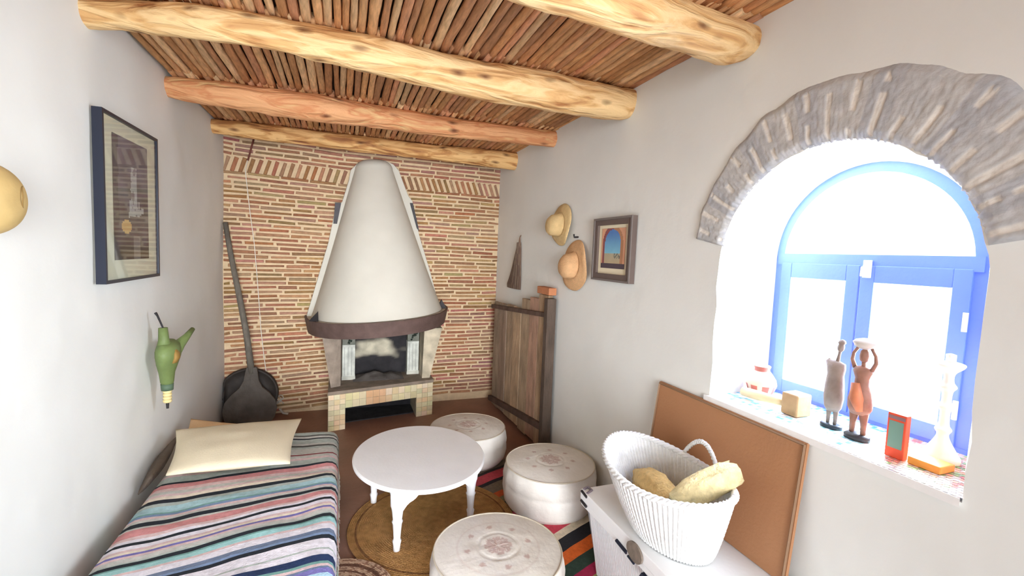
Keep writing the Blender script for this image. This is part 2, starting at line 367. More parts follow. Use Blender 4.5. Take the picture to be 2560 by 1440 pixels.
for (ya, yb, nm) in ((FC + .002, FC + FR - .034, 'far'), (FC - FR + .034, FC - .002, 'near')):
    ws = .048; g = G(); xa, xb = x0 - .010, x0 + .030; zt, zb = 1.508, ZB + .028
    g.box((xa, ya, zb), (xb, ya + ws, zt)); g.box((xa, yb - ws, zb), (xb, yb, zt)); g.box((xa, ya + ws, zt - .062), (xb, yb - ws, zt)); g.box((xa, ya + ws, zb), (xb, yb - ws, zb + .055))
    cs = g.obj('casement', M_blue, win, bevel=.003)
    g = G(); g.box((xa + .016, ya + ws - .004, zb + .05), (xa + .020, yb - ws + .004, zt - .058)); o = g.obj('pane', M_glass); o.parent = cs; o.data.transform(Matrix.Translation(-win.location))
    if nm == 'near':
        for dz in (.12, .40):
            g = G(); g.tube([(xa - .004, ya + .004, zb + dz - .03), (xa - .004, ya + .004, zb + dz + .03)], .007, 10); o = g.obj('hinge', M_white); o.parent = cs; o.data.transform(Matrix.Translation(-win.location))
        g = G(); g.box((xa - .008, yb - .038, zt - .045), (xa, yb - .012, zt + .02)); g.tube([(xa - .012, yb - .025, zt - .005), (xa - .03, yb - .025, zt - .008), (xa - .032, yb - .025, zt - .04)], .006, 8)
        o = g.obj('latch', M_white); o.parent = cs; o.data.transform(Matrix.Translation(-win.location))

# mosaic sill
TC = [srgb(150, 214, 226), srgb(196, 232, 236), srgb(244, 244, 240), srgb(110, 190, 214), srgb(236, 222, 214), srgb(226, 240, 244)]
TR = [srgb(226, 140, 120), srgb(240, 214, 190), srgb(160, 190, 130), srgb(244, 240, 232), srgb(240, 180, 150)]
g = G(); st = .0165; zt = .93
g.add([(XR - .012, YC - RO, .905), (XF, FC - FR, .905), (XF, FC + FR, .905), (XR - .012, YC + RO + .02, .905), (XR - .012, YC - RO, .928), (XF, FC - FR, .928), (XF, FC + FR, .928), (XR - .012, YC + RO + .02, .928)],
      [(0, 3, 2, 1), (4, 5, 6, 7), (0, 1, 5, 4), (1, 2, 6, 5), (2, 3, 7, 6), (3, 0, 4, 7)], (.85, .84, .82))
ny = 54; nx = 20
for i in range(nx):
    for j in range(ny):
        xx = XR - .008 + (XF - XR + .006) * i / nx; tx = (xx - XR) / (XF - XR); ya = YC - RO + (FC - FR - YC + RO) * tx; yb = YC + RO + (FC + FR - YC - RO) * tx
        yy = ya + (yb - ya) * j / ny; dx = (XF - XR) / nx * .86; dy = (yb - ya) / ny * .86
        if i < 2: c = R_.choice([srgb(236, 214, 208), srgb(240, 236, 230)])
        elif yy < .92: c = R_.choice(TR)
        else: c = R_.choice(TC)
        g.add([(xx, yy, zt), (xx + dx, yy, zt), (xx + dx, yy + dy, zt), (xx, yy + dy, zt)], [(0, 1, 2, 3)], c)
structure(g.obj('trim_1', M_sill))

# rough brick arch round the window, proud of the plaster
g = G(); n = 27; a0, a1 = math.radians(168), math.radians(12)
def apt(a, r, x): return (x, YC + .004 - r * math.cos(a) * -1 if False else YC - r * math.cos(PI - a) * 1, ZS + r * math.sin(a))
NA, NR = 380, 30; V = []; C = []
grey = [srgb(190, 190, 190), srgb(180, 181, 184), srgb(194, 193, 191)]; lite = srgb(228, 222, 212)
for i in range(NA + 1):
    a = a0 + (a1 - a0) * i / NA
    wob = fbm(i * .05, 2.2) * .018; ro = .634 + wob + .022 * max(0, 1 - i / 120) - .045 * max(0, (i - 230) / 150); ri = RO + .010 * fbm(i * .25, 7)
    ri = RO - .002 + .006 * fbm(i * .3, 7)
    for j in range(NR + 1):
        t = j / NR; r = ri + (ro - ri) * t; edge = min(t, 1 - t) * 8; edge = min(edge, 1); edge = min(edge, min(i, NA - i) / 3.0)
        s = (i / NA) * 19 + .16 * fbm(i * .05, t * 1.2); fr = s - math.floor(s)
        mort = 1 - min(1, abs(fr - .5) / .16) if abs(fr - .5) < .17 else 0
        mort = min(1, mort * 2.2) * (1 if .06 < t < .86 + .1 * fbm(i * .3, 1) else 0) * (1 if fbm(int(s) * 3.3, t * 3.2, 4) > -.12 else 0)
        h = .015 * edge - .003 * mort + .002 * fbm(i * .35, t * 9, 1)
        a_ = PI - a; V.append((XR - h + (.004 if edge == 0 else 0), YC + r * math.cos(a) * -1 * -1, ZS + r * math.sin(a)))
        base = grey[int(s) % 3]; v = 1 + .12 * fbm(i * .2, t * 6, 9)
        C.append(tuple(x * v for x in lerp(base, lite, mort * .85)))
F = [(i * (NR + 1) + j, (i + 1) * (NR + 1) + j, (i + 1) * (NR + 1) + j + 1, i * (NR + 1) + j + 1) for i in range(NA) for j in range(NR)]
o = mk('trim_2', V, F, mat('grey_arch_brick', (1, 1, 1), .95, .10, 40, .35, 50, attr=True), smooth=True, pcols=C); structure(o)

# ------------------------------------------------------------------ fireplace
fp = thing('fireplace', (.33, 4.2, 0), 'white conical plaster chimney hood over an open hearth against the brick wall', 'fireplace')
FL, FRp = Vector((-.093, 3.885)), Vector((.79, 4.085)); U = (FRp - FL); LU = U.length; U.normalize(); Nn = Vector((-U.y, U.x))
def fpoly(u0, u1, v0, v1=None):
    a, b = FL + U * u0 + Nn * v0, FL + U * u1 + Nn * v0
    if v1 is None: return [tuple(a), tuple(b), (b.x + .02, YD - .005), (a.x - .0, YD - .005)]
    c, d = FL + U * u1 + Nn * v1, FL + U * u0 + Nn * v1; return [tuple(a), tuple(b), tuple(c), tuple(d)]
tile = [srgb(222, 208, 168), srgb(232, 216, 180), srgb(214, 204, 160), srgb(226, 200, 158)]
W1, W2, ZL0, ZL1 = .135, .155, .178, .300
g = G()
def tiles(u0, u1, z0, z1, su, sz):
    nu = max(1, round((u1 - u0) / su)); nz = max(1, round((z1 - z0) / sz))
    for i in range(nu):
        for j in range(nz):
            ua, ub = u0 + (u1 - u0) * i / nu + .0015, u0 + (u1 - u0) * (i + 1) / nu - .0015
            za, zb = z0 + (z1 - z0) * j / nz + .0015, z0 + (z1 - z0) * (j + 1) / nz - .0015
            c = R_.choice(tile); c = tuple(v * R_.uniform(.93, 1.05) for v in c)
            if .26 < ua < .42 and z0 > .1: c = lerp(c, srgb(224, 170, 126), .7)
            p = fpoly(ua, ub, -.006, 0.0); g.prism(p, za, zb, c)
tiles(0, W1, 0, ZL1, .045, .045); tiles(LU - W2, LU, 0, ZL1 + .0, .05, .045); tiles(W1, LU - W2, ZL0, ZL1, .055, .05)
g.obj('tile_facing', mat('glazed_cream_tile', (1, 1, 1), .4, .06, 30, attr=True, spec=.5), fp)
g = G(); c = srgb(206, 196, 170); cg = srgb(120, 108, 98)
g.prism([tuple(FL), tuple(FL + U * W1), (FL.x + W1, YD - .004), (FL.x, YD - .004)], 0, ZL1, c)
g.prism([tuple(FRp - U * W2), tuple(FRp), (FRp.x, YD - .004), (FRp.x - W2, YD - .004)], 0, ZL1, c)
g.prism([tuple(FL + U * W1), tuple(FRp - U * W2), tuple(FRp - U * W2 + Nn * .08), tuple(FL + U * W1 + Nn * .08)], ZL0, ZL1, c)
g.prism([(FL.x + W1, YD - .05), (FRp.x - W2, YD - .05), (FRp.x - W2, YD - .004), (FL.x + W1, YD - .004)], 0, ZL1, srgb(44, 42, 46))
g.prism([(FL.x + W1, 4.05), (FRp.x - W2, 4.16), (FRp.x - W2, YD - .05), (FL.x + W1, YD - .05)], .001, .010, srgb(52, 50, 52))
g.obj('base', M_soot, fp)
g = G(); sl = [tuple(FL + U * -.004 - Nn * .008), tuple(FRp + U * .004 - Nn * .008), (FRp.x + .004, YD - .004), (FL.x - .004, YD - .004)]
g.prism(sl, ZL1 + .001, ZL1 + .028, srgb(140, 126, 112)); g.obj('hearth_slab', M_soot, fp)
# hearth cheeks, black firebox, lintel
DZ = ZL1 + .028
def skewbox(g, pb, pt, c):
    n = len(pb); g.add(list(pb) + list(pt), [tuple(range(n))[::-1], tuple(range(n, 2 * n))] + [(i, (i + 1) % n, (i + 1) % n + n, i + n) for i in range(n)], c)
plas = srgb(176, 164, 146)
g = G()
skewbox(g, [(-.075, 4.00, DZ), (.0, 4.04, DZ), (.02, YD - .004, DZ), (-.085, YD - .004, DZ)], [(-.15, 3.98, .80), (.0, 4.0, .80), (.02, YD - .004, .80), (-.16, YD - .004, .80)], srgb(148, 134, 120))
g.obj('cheek', M_soot, fp)
g = G()
skewbox(g, [(.70, 4.14, DZ), (.77, 4.14, DZ), (.79, YD - .004, DZ), (.70, YD - .004, DZ)], [(.70, 4.07, .80), (.86, 4.07, .80), (.89, YD - .004, .80), (.70, YD - .004, .80)], srgb(196, 184, 160))
g.obj('cheek', M_soot, fp)
g = G(); nx_, nz_ = 48, 34; V = []; C = []
for j in range(nz_ + 1):
    for i in range(nx_ + 1):
        x = .02 + .68 * i / nx_; z = DZ + (.80 - DZ) * j / nz_
        V.append((x, YD - .03 - .02 * fbm(x * 8, z * 8), z))
        d = ((x - .30) / .24) ** 2 + ((z - .60 + .25 * abs(x - .3)) / .085) ** 2 + .9 * fbm(x * 9, z * 13)
        C.append(lerp(srgb(196, 188, 166), srgb(50, 48, 50), max(0, min(1, d - .25))))
F = [(j * (nx_ + 1) + i, j * (nx_ + 1) + i + 1, (j + 1) * (nx_ + 1) + i + 1, (j + 1) * (nx_ + 1) + i) for j in range(nz_) for i in range(nx_)]
rel(mk('firebox_back', V, F, M_soot, smooth=True, pcols=C), fp)
for (xa, xb, y) in ((.012, .118, 4.22), (.585, .690, 4.30)):
    g = G(); g.box((xa, y, DZ), (xb, y + .09, .64), srgb(206, 208, 198)); g.box((xa - .004, y - .006, DZ), (xb + .004, y + .094, DZ + .03), srgb(196, 196, 184))
    for k in range(3): g.box((xa + .015 + k * .03, y - .003, DZ + .04), (xa + .022 + k * .03, y, .62), srgb(176, 178, 170))
    po = g.obj('post', M_soot, fp)
    g = G(); g.box((xa, y, .641), (xb, y + .09, .79), srgb(120, 122, 112))
    for k in range(7): g.tube([(xa + R_.uniform(.02, .08), y - .001, .655 + k * .018), (xa + R_.uniform(.03, .09), y - .002, .665 + k * .018)], .009, 8, srgb(46, 54, 46))
    o = g.obj('post_cap', M_soot); rel(o, fp); o.parent = po
# ash heap
g = G(); V = []; F = []
for j in range(13):
    for i in range(25):
        x = .1 + .44 * i / 24; y = 4.14 + .26 * j / 12; e = min(1, 4 * min(i / 24, 1 - i / 24)) * min(1, 3 * min(j / 12, 1 - j / 12))
        V.append((x, y, DZ + .001 + e * (.03 + .03 * fbm(x * 12, y * 12))))
F = [(j * 25 + i, j * 25 + i + 1, (j + 1) * 25 + i + 1, (j + 1) * 25 + i) for j in range(12) for i in range(24)]
g.add(V, F, srgb(106, 100, 96)); g.obj('ash_heap', M_soot, fp, smooth=True)

def hood_pt(th, t, grow=0.0):
    """th 0..pi from right to left end at the wall, t 0 bottom .. 1 top"""
    e = t ** .93
    cx = .325 + (.262 - .325) * e; a = .575 + (.172 - .575) * e + grow; b = .715 + (.165 - .715) * e + grow
    c, s = math.cos(th), math.sin(th)
    return cx + a * (abs(c) ** .9) * (1 if c > 0 else -1), YD - .004 - b * (abs(s) ** .9)
def zt_(x, z): return z + .045 * (x - .33) / .6
g = G(); NT, NH = 40, 56; V = []
rows = [(t / 40, .925 + (2.205 - .925) * t / 40, 0) for t in range(41)] + [(1, 2.205 + .098 * math.sin(k * PI / 2 / 8), k) for k in range(1, 9)]
for t, z, k in rows:
    sc = 1 if k == 0 else max(.02, math.cos(k * PI / 2 / 8) ** .7)
    for i in range(NT + 1):
        th = PI * i / NT; x, y = hood_pt(th, t); x = .262 + (x - .262) * sc if k else x; y = YD - .004 + (y - YD + .004) * sc if k else y
        V.append((x, y, zt_(x, z) if t < 1 else z + .045 * (x - .33) / .6))
F = [(r * (NT + 1) + i, r * (NT + 1) + i + 1, (r + 1) * (NT + 1) + i + 1, (r + 1) * (NT + 1) + i) for r in range(len(rows) - 1) for i in range(NT)]
g.add(V, F); g.obj('hood', M_hood, fp, smooth=True)
# thin plaster edge behind the cone, stepping up the bricks
outl = [(-.293, .86), (-.115, 1.534), (-.06, 1.835), (-.062, 1.85), (-.005, 1.897), (.05, 2.097), (.062, 2.18), (.11, 2.235), (.158, 2.27), (.25, 2.295), (.36, 2.295), (.430, 2.27), (.48, 2.22), (.513, 2.138), (.571, 1.997), (.61, 1.95), (.68, 1.638), (.795, 1.291), (.905, .91)]
g = G(); n = len(outl); yf = YD - .062
g.add([(x, yf, z) for x, z in outl] + [(x, YD - .003, z) for x, z in outl], [tuple(range(n)), tuple(range(n, 2 * n))[::-1]] + [(i, i + n, (i + 1) % n + n, (i + 1) % n) for i in range(n)])
g.obj('plaster_edge', M_hood, fp, bevel=.006)
for poly in ([(-.075, 1.70), (-.045, 1.70), (-.012, 1.885), (-.062, 1.885)], [(.585, 1.93), (.612, 1.93), (.675, 1.68), (.655, 1.70)]):
    g = G(); n = 4; ya = YD - .075 if poly[0][0] < 0 else YD - .08
    g.add([(x, ya, z) for x, z in poly] + [(x, YD - .004, z) for x, z in poly], [(0, 1, 2, 3), (7, 6, 5, 4)] + [(i, (i + 1) % n, (i + 1) % n + n, i + n) for i in range(n)])
    g.obj('soot_slot', M_metal, fp)  # solid dark strips added in place of the sooty slots beside the hood
# brown iron band round the foot of the hood
g = G(); V = []; n = 60
for i in range(n + 1):
    th = PI * i / n; x, y = hood_pt(th, 0, .035); x2, y2 = hood_pt(th, 0, .055)
    zz = zt_(x, 0)
    for (px_, py_, z) in ((x2, y2, .925 + zz), (x2 - (x2 - .33) * .04, y2 + (YD - y2) * .04, .800 + zz + .045 * math.sin(th) * 0), (x - (x - .33) * .08, y + (YD - y) * .08, .800 + zz), (x, y, .925 + zz)): V.append((px_, min(py_, YD - .004), z))
F = [(i * 4 + k, (i + 1) * 4 + k, (i + 1) * 4 + (k + 1) % 4, i * 4 + (k + 1) % 4) for i in range(n) for k in range(4)]
g.add(V, F); g.obj('iron_band', M_rust, fp, smooth=False)
# ledge inside the band and soffit under the hood
g = G()
for (za, zb, gr0) in ((.912, .922, .037),):
    P = [hood_pt(PI * i / 40, 0, gr0) for i in range(41)]; n = 41
    g.add([(x, y, za + zt_(x, 0)) for x, y in P] + [(x, y, zb + zt_(x, 0)) for x, y in P], [tuple(range(n)), tuple(range(n, 2 * n))[::-1]] + [(i, i + 1, i + 1 + n, i + n) for i in range(n - 1)], srgb(196, 188, 172))
g.obj('ledge', M_soot, fp)
g = G(); P = [hood_pt(PI * i / 40, 0, -.03) for i in range(41)]; n = 41
g.add([(x, y, .79 + zt_(x, 0)) for x, y in P] + [(x, y, .86 + zt_(x, 0)) for x, y in P], [tuple(range(n)), tuple(range(n, 2 * n))[::-1]] + [(i, i + 1, i + 1 + n, i + n) for i in range(n - 1)], srgb(182, 150, 130))
g.obj('soffit', M_soot, fp)
for (x, y, s) in ((-.215, 4.03, -1), (.875, 4.20, 1)):
    g = G(); z = .925 + zt_(x, 0); g.add([(x - .035, y, z), (x + .04, y - .03, z), (x + .018 * (1 - s), y, z + .08), (x - .035, y + .03, z), (x + .04, y, z), (x + .018 * (1 - s), y + .03, z + .08)], [(0, 1, 2), (3, 5, 4), (0, 3, 4, 1), (1, 4, 5, 2), (2, 5, 3, 0)])
    g.obj('dark_hole_wedge', M_metal, fp)  # solid dark wedges added in place of small dark holes at the band ends

# ------------------------------------------------------------------ things by the brick wall
pl = thing('bread_peel', (-.70, 4.25, 0), 'long handled grey wooden bread peel standing blade down in the left corner', 'bread peel')
def peel():
    g = G(); zs = [(-.0, .15), (.05, .185), (.12, .2), (.19, .185), (.25, .14), (.30, .085), (.36, .055), (.43, .045), (.47, .036)]
    cx = lambda z: -.70 + .02 * (z - .2); L = []; Rr = []
    V = []
    for z, hw in zs:
        y = 4.20 + z * .1; V += [(cx(z) - hw, y, z), (cx(z), y - .012, z), (cx(z) + hw, y, z), (cx(z) + hw, y + .022, z), (cx(z), y + .03, z), (cx(z) - hw, y + .022, z)]
    n = 6; F = [(i * n + k, (i + 1) * n + k, (i + 1) * n + (k + 1) % n, i * n + (k + 1) % n) for i in range(len(zs) - 1) for k in range(n)] + [tuple(range(6)), tuple(range((len(zs) - 1) * n, len(zs) * n))[::-1]]
    g.add(V, F); return g
peel().obj('blade', mat('smoked_dark_wood', srgb(96, 90, 84), .85, .3, 10, .5, 40), pl, smooth=False)
g = G(); g.tube([(-.695, 4.255, .42), (-.735, 4.275, .75), (-.80, 4.31, 1.1), (-.86, 4.35, 1.4), (-.905, 4.385, 1.66)], [.026, .024, .022, .020, .019], 14); g.obj('handle', M_greywood, pl, smooth=True)

g = G(); rows = 0
tr = thing('round_tray', (-.72, 4.36, .0), 'dark round tray standing on edge behind the peel blade', 'tray')
V = []; F = []; seg = 48; rad = [.0, .05, .1, .15, .19, .215, .222, .222]; dep = [0, 0, .002, .004, 0, -.02, -.03, -.0]
cx, cz, yy = -.735, .215, 4.34
for r, d in zip(rad, dep):
    for k in range(seg):
        a = 2 * PI * k / seg; V.append((max(XL + .012, cx + r * math.cos(a)), yy + d + (cz + r * math.sin(a)) * .12, cz + r * math.sin(a) * .95))
F = [(i * seg + k, i * seg + (k + 1) % seg, (i + 1) * seg + (k + 1) % seg, (i + 1) * seg + k) for i in range(len(rad) - 1) for k in range(seg)]
g.add(V, F); g.obj('dish', mat('black_tray', srgb(62, 56, 52), .6, .3, 10, .3, 30), tr, smooth=True, solid=.008)
g = G(); g.tube([(max(XL + .012, cx + .222 * math.cos(a)), yy - .024 + (cz + .222 * math.sin(a)) * .12, cz + .211 * math.sin(a)) for a in [2 * PI * k / 48 for k in range(49)]], .006, 8); g.obj('rim', M_metal, tr, smooth=True)

g = G(); g.tube([(-.700, YD - .022, 2.37), (-.722, YD - .022, 2.28), (-.745, YD - .020, 2.185)], .007, 8)
tag(g.obj('iron_rod', mat('red_brown_iron', srgb(110, 62, 52), .7), smooth=True), 'short reddish rod hanging down the brick wall below the rearmost beam', 'rod')
ec = thing('white_cord', (-.70, 4.41, 0), 'thin white cord hanging down the brick wall beside the peel handle', 'cord')
pts = [(-.745, 2.20), (-.765, 2.10), (-.745, 1.9), (-.73, 1.75), (-.70, 1.5), (-.685, 1.3), (-.665, 1.0), (-.65, .75), (-.625, .5), (-.60, .3), (-.56, .16), (-.52, .13), (-.50, .10)]
g = G(); g.tube([(x, YD - .017, z) for x, z in pts], .0032, 6); g.obj('wire', mat('white_plastic', srgb(232, 226, 214), .5), ec, smooth=True)
g = G(); g.tube([(-.50 + .03 * math.cos(k * .7), YD - .05 - .012 * math.sin(k * 1.1), .10 + .0035 * k + .02 * math.sin(k * .9)) for k in range(22)], .004, 6); g.tube([(-.50, YD - .06, .06), (-.47, YD - .07, .02), (-.43, YD - .08, .014)], .009, 8)
g.obj('tangled_end', mat('grey_white_plastic', srgb(196, 190, 180), .6), ec, smooth=True)

# ------------------------------------------------------------------ left wall
pf = thing('framed_picture', (XL + .02, 2.57, 1.66), 'tall black framed print with cream mat and dark grey image on the left wall', 'picture')
ya, yb, za, zb = 2.285, 2.865, 1.311, 2.007; xw, xf_ = XL + .008, XL + .042; fw = .013
g = G(); g.box((xw, ya, za), (xf_, ya + fw, zb)); g.box((xw, yb - fw, za), (xf_, yb, zb)); g.box((xw, ya + fw, za), (xf_, yb - fw, za + fw)); g.box((xw, ya + fw, zb - fw), (xf_, yb - fw, zb))
g.obj('frame', M_black, pf)
g = G(); g.box((xw + .002, ya + fw, za + fw), (xf_ - .012, yb - fw, zb - fw)); g.obj('mat_board', mat('cream_mat', srgb(222, 218, 196), .8), pf)
def print_mesh(name, x, ya, yb, za, zb, fn, parent, nu=40, nv=60, face=1):
    V = [(x, ya + (yb - ya) * i / nu, za + (zb - za) * j / nv) for j in range(nv + 1) for i in range(nu + 1)]
    F = [(j * (nu + 1) + i, j * (nu + 1) + i + 1, (j + 1) * (nu + 1) + i + 1, (j + 1) * (nu + 1) + i) for j in range(nv) for i in range(nu)]
    C = [fn((i + .5) / nu, (j + .5) / nv) for j in range(nv) for i in range(nu)]
    g = G(); g.add(V, F, C); return g.obj(name, M_attr, parent)
def art1(u, v):
    n_ = fbm(u * 4, v * 6, 2); c = lerp(srgb(110, 108, 122), srgb(70, 66, 66), max(0, min(1, (1 - v) * 1.1 + n_ * .5 - .1)))
    if u < .14 + .05 * n_ and v > .3: c = lerp(c, srgb(60, 60, 62), .6)
    if abs(u - (.60 - .06 * v) + .03 * n_) < .09 + .06 * (v < .5) and .36 < v < .78: c = lerp(c, srgb(190, 192, 194), .75 if fbm(u * 14, v * 14) > -.15 else .2)
    if abs(v - .40 - .1 * (u - .6)) < .025 and .4 < u < .85: c = srgb(180, 182, 180)
    if ((u - .33) / .14) ** 2 + ((v - .275) / .055) ** 2 < 1: c = srgb(206, 170, 112)
    if v < .2 and abs(u - .62) < .1: c = lerp(c, srgb(150, 148, 146), .5)
    return c
print_mesh('print', xf_ - .0105, 2.39, 2.755, 1.405, 1.935, art1, pf)
g = G(); g.box((xf_ - .006, ya + fw, za + fw), (xf_ - .004, yb - fw, zb - fw)); g.obj('glazing', M_glass, pf)

gp = thing('leather_pouch', (-.87, 2.84, .9), 'green leather pouch with two upright limbs and a pale bound spout on left wall', 'pouch')
g = G(); bx, by = -.862, 2.84
g.rings([(bx, by + .02, .735, .026, .026), (bx, by + .02, .75, .030, .032), (bx, by + .02, .80, .034, .050), (bx + .005, by + .015, .85, .045, .078), (bx + .01, by + .01, .89, .052, .094), (bx + .01, by + .01, .92, .052, .096), (bx + .008, by + .02, .95, .045, .085), (bx, by + .03, .968, .030, .06), (bx, by + .03, .974, .01, .03)], 28)
g.tube([(bx, by - .015, .93), (bx, by - .018, .98), (bx - .002, by - .02, 1.045)], [.036, .024, .020], 16)
g.tube([(bx + .012, by + .05, .90), (bx + .035, by + .10, .935), (bx + .055, by + .15, .967), (bx + .07, by + .205, 1.0)], [.045, .028, .018, .012], 16)
g.obj('pouch', M_green, gp, smooth=True)
g = G(); g.rings([(bx, by + .02, .705, .027, .027), (bx, by + .02, .74, .029, .030)], 20); g.obj('collar', mat('dark_green_band', srgb(84, 104, 84), .5), gp, smooth=True)
g = G(); 
for k in range(4): g.rings([(bx, by + .02, .705 - k * .017, .018, .018), (bx, by + .02, .697 - k * .017, .021, .021), (bx, by + .02, .689 - k * .017, .017, .017)], 16)
g.obj('spout', mat('pale_binding', srgb(222, 206, 150), .8), gp, smooth=True)
g = G(); g.rings([(bx, by + .02, .605, .006, .006), (bx, by + .02, .65, .009, .009)], 10); g.obj('spout_tip', M_metal, gp)
g = G(); g.tube([(bx - .03, by - .03, 1.125), (bx - .02, by - .035, 1.11), (bx - .002, by - .02, 1.045)], [.007, .005, .004], 8); g.obj('hanging_hook', M_metal, gp)
g = G(); g.rings([(bx + .045, by - .02, .86, .012, .022), (bx + .056, by - .02, .885, .014, .03), (bx + .056, by - .02, .91, .012, .028), (bx + .05, by - .02, .93, .006, .014)], 16); g.obj('patch', mat('tan_patch', srgb(150, 118, 62), .6), gp, smooth=True)

gd = thing('gourd_shell', (XL, 1.62, 1.59), 'round tan gourd shell hung at the left edge of the left wall', 'gourd')
g = G(); V = []; seg = 40; nr = 14; cy_, cz_ = 1.66, 1.592
for i in range(nr + 1):
    p = PI / 2 * i / nr; r = .104 * math.cos(p) ** .75 if i < nr else .0008; d = .085 * math.sin(p)
    for k in range(seg):
        a = 2 * PI * k / seg; V.append((XL + .012 + d, cy_ + r * math.cos(a) * 1.0, cz_ + r * math.sin(a) * .98))
F = [(i * seg + k, i * seg + (k + 1) % seg, (i + 1) * seg + (k + 1) % seg, (i + 1) * seg + k) for i in range(nr) for k in range(seg)] + [tuple(range(seg))]
g.add(V, F); g.obj('shell', mat('tan_gourd', srgb(196, 168, 112), .6, .15, 12, .2, 30), gd, smooth=True)
g = G(); g.tube([(XL + .093 - .010 * math.cos(a) - .004 * abs(math.sin(a)), cy_ + .032 + .026 * math.cos(a), cz_ + .008 + .032 * math.sin(a)) for a in [2 * PI * k / 24 for k in range(25)]], .0016, 6); g.obj('ring_mark', mat('dark_tan', srgb(140, 112, 66), .7), gd, smooth=True)

# ------------------------------------------------------------------ right wall hangings
hb = thing('hand_broom', (XR - .02, 3.8, 1.4), 'small brown wedge shaped hand broom hanging above the plank door', 'broom')
g = G(); V = []; prof = [(1.185, 3.735, 4.07), (1.22, 3.732, 4.07), (1.30, 3.735, 4.00), (1.40, 3.742, 3.93), (1.50, 3.75, 3.86), (1.56, 3.757, 3.82), (1.60, 3.765, 3.805)]
for i, (z, a, b) in enumerate(prof):
    for k in range(25):
        t = k / 24; d = .03 * math.sin(PI * min(1, max(0, t))) ** .5 + .003 * math.sin(k * 2.4) + .004
        V.append((XR - d, a + (b - a) * t, z))
F = [(i * 25 + k, i * 25 + k + 1, (i + 1) * 25 + k + 1, (i + 1) * 25 + k) for i in range(len(prof) - 1) for k in range(24)]
F += [tuple(range(25)), tuple(range((len(prof) - 1) * 25, len(prof) * 25))[::-1]]
g.add(V, F, [lerp(srgb(132, 112, 94), srgb(112, 90, 78), R_.random()) for _ in F]); g.obj('bristles', mat('palm_fibre', (1, 1, 1), .9, .3, 20, .7, 60, (1, 14, .6), attr=True), hb)
g = G(); g.tube([(XR - .012, 3.785, 1.60), (XR - .012, 3.783, 1.64), (XR - .004, 3.775, 1.665)], [.009, .005, .003], 8, srgb(120, 92, 76)); g.obj('hanging_loop', M_attr, hb)

def hat(loc, R, cr, ch, tilt, label, seed, color):
    t = thing('straw_hat', loc, label, 'hat', 'straw hats on the right wall')
    g = G(); rows = [(R, .012), (R * .97, .020), (R * .8, .026), (cr * 1.15, .030), (cr * 1.02, .036), (cr, .05), (cr * .97, ch * .5), (cr * .88, ch * .78), (cr * .66, ch * .94), (cr * .35, ch), (.001, ch * 1.01)]
    seg = 64; V = []
    for i, (r, d) in enumerate(rows):
        for k in range(seg):
            a = 2 * PI * k / seg; wav = (.012 * math.sin(2 * a + seed) + .006 * math.sin(3 * a + seed * 2)) * (max(0, r - cr) / max(.001, R - cr))
            y = r * math.cos(a); z = r * math.sin(a) + (-.012 * d / ch if i > 4 else 0); V.append((-(max(.004, d + wav) + 0), y, z))
    F = [(i * seg + k, (i + 1) * seg + k, (i + 1) * seg + (k + 1) % seg, i * seg + (k + 1) % seg) for i in range(len(rows) - 1) for k in range(seg)]
    Vb, Vc = V, V
    split = 4
    mm = mat('straw_weave', color, .85, .1, 30, .6, 150)
    brim = G(); brim.add(V[:(split + 1) * seg], [f for f in F if max(f) < (split + 1) * seg]); o = mk('brim', brim.V, brim.F, mm, t, smooth=True, solid=-.003)
    cro = G(); cro.add(V[split * seg:], [tuple(i - split * seg for i in f) for f in F if min(f) >= split * seg]); o = mk('crown', cro.V, cro.F, mm, t, smooth=True)
    t.rotation_euler = (0, tilt, 0); return t
hat((XR - .004, 2.955, 1.717), .148, .082, .125, 0.03, 'pale straw hat hanging highest on the right wall, folded brim', 1.3, srgb(214, 184, 132))
h2 = hat((XR - .004, 2.725, 1.438), .168, .088, .12, 0.03, 'wide brimmed tan straw hat hanging lower, beside the small arch picture', 2.6, srgb(216, 172, 126))
g = G(); g.tube([(XR + .01, 2.735, 1.628), (XR - .03, 2.735, 1.625), (XR - .034, 2.735, 1.645)], .006, 8); tag(g.obj('wall_hook', M_metal, smooth=True), 'small dark hook just above the lower straw hat', 'hook')

pr = thing('framed_picture', (XR - .02, 2.275, 1.545), 'small brown framed picture of a blue arch on the right wall', 'picture')
ya, yb, za, zb = 2.078, 2.474, 1.362, 1.730; xw, xf_ = XR - .004, XR - .034; fw = .042
g = G()
def fr4(g, fw, xa, xb, c):
    g.box((min(xa, xb), ya, za), (max(xa, xb), ya + fw, zb), c); g.box((min(xa, xb), yb - fw, za), (max(xa, xb), yb, zb), c)
    g.box((min(xa, xb), ya + fw, za), (max(xa, xb), yb - fw, za + fw), c); g.box((min(xa, xb), ya + fw, zb - fw), (max(xa, xb), yb - fw, zb), c)
fr4(g, fw, xw, xf_, srgb(104, 90, 84)); fr4(g, .012, xf_, xf_ - .006, srgb(120, 112, 108)); g.obj('frame', M_attr, pr)
g = G(); g.box((xf_ + .016, ya + fw, za + fw), (xw, yb - fw, zb - fw)); g.obj('mat_board', mat('ivory_mat', srgb(232, 220, 190), .8), pr)
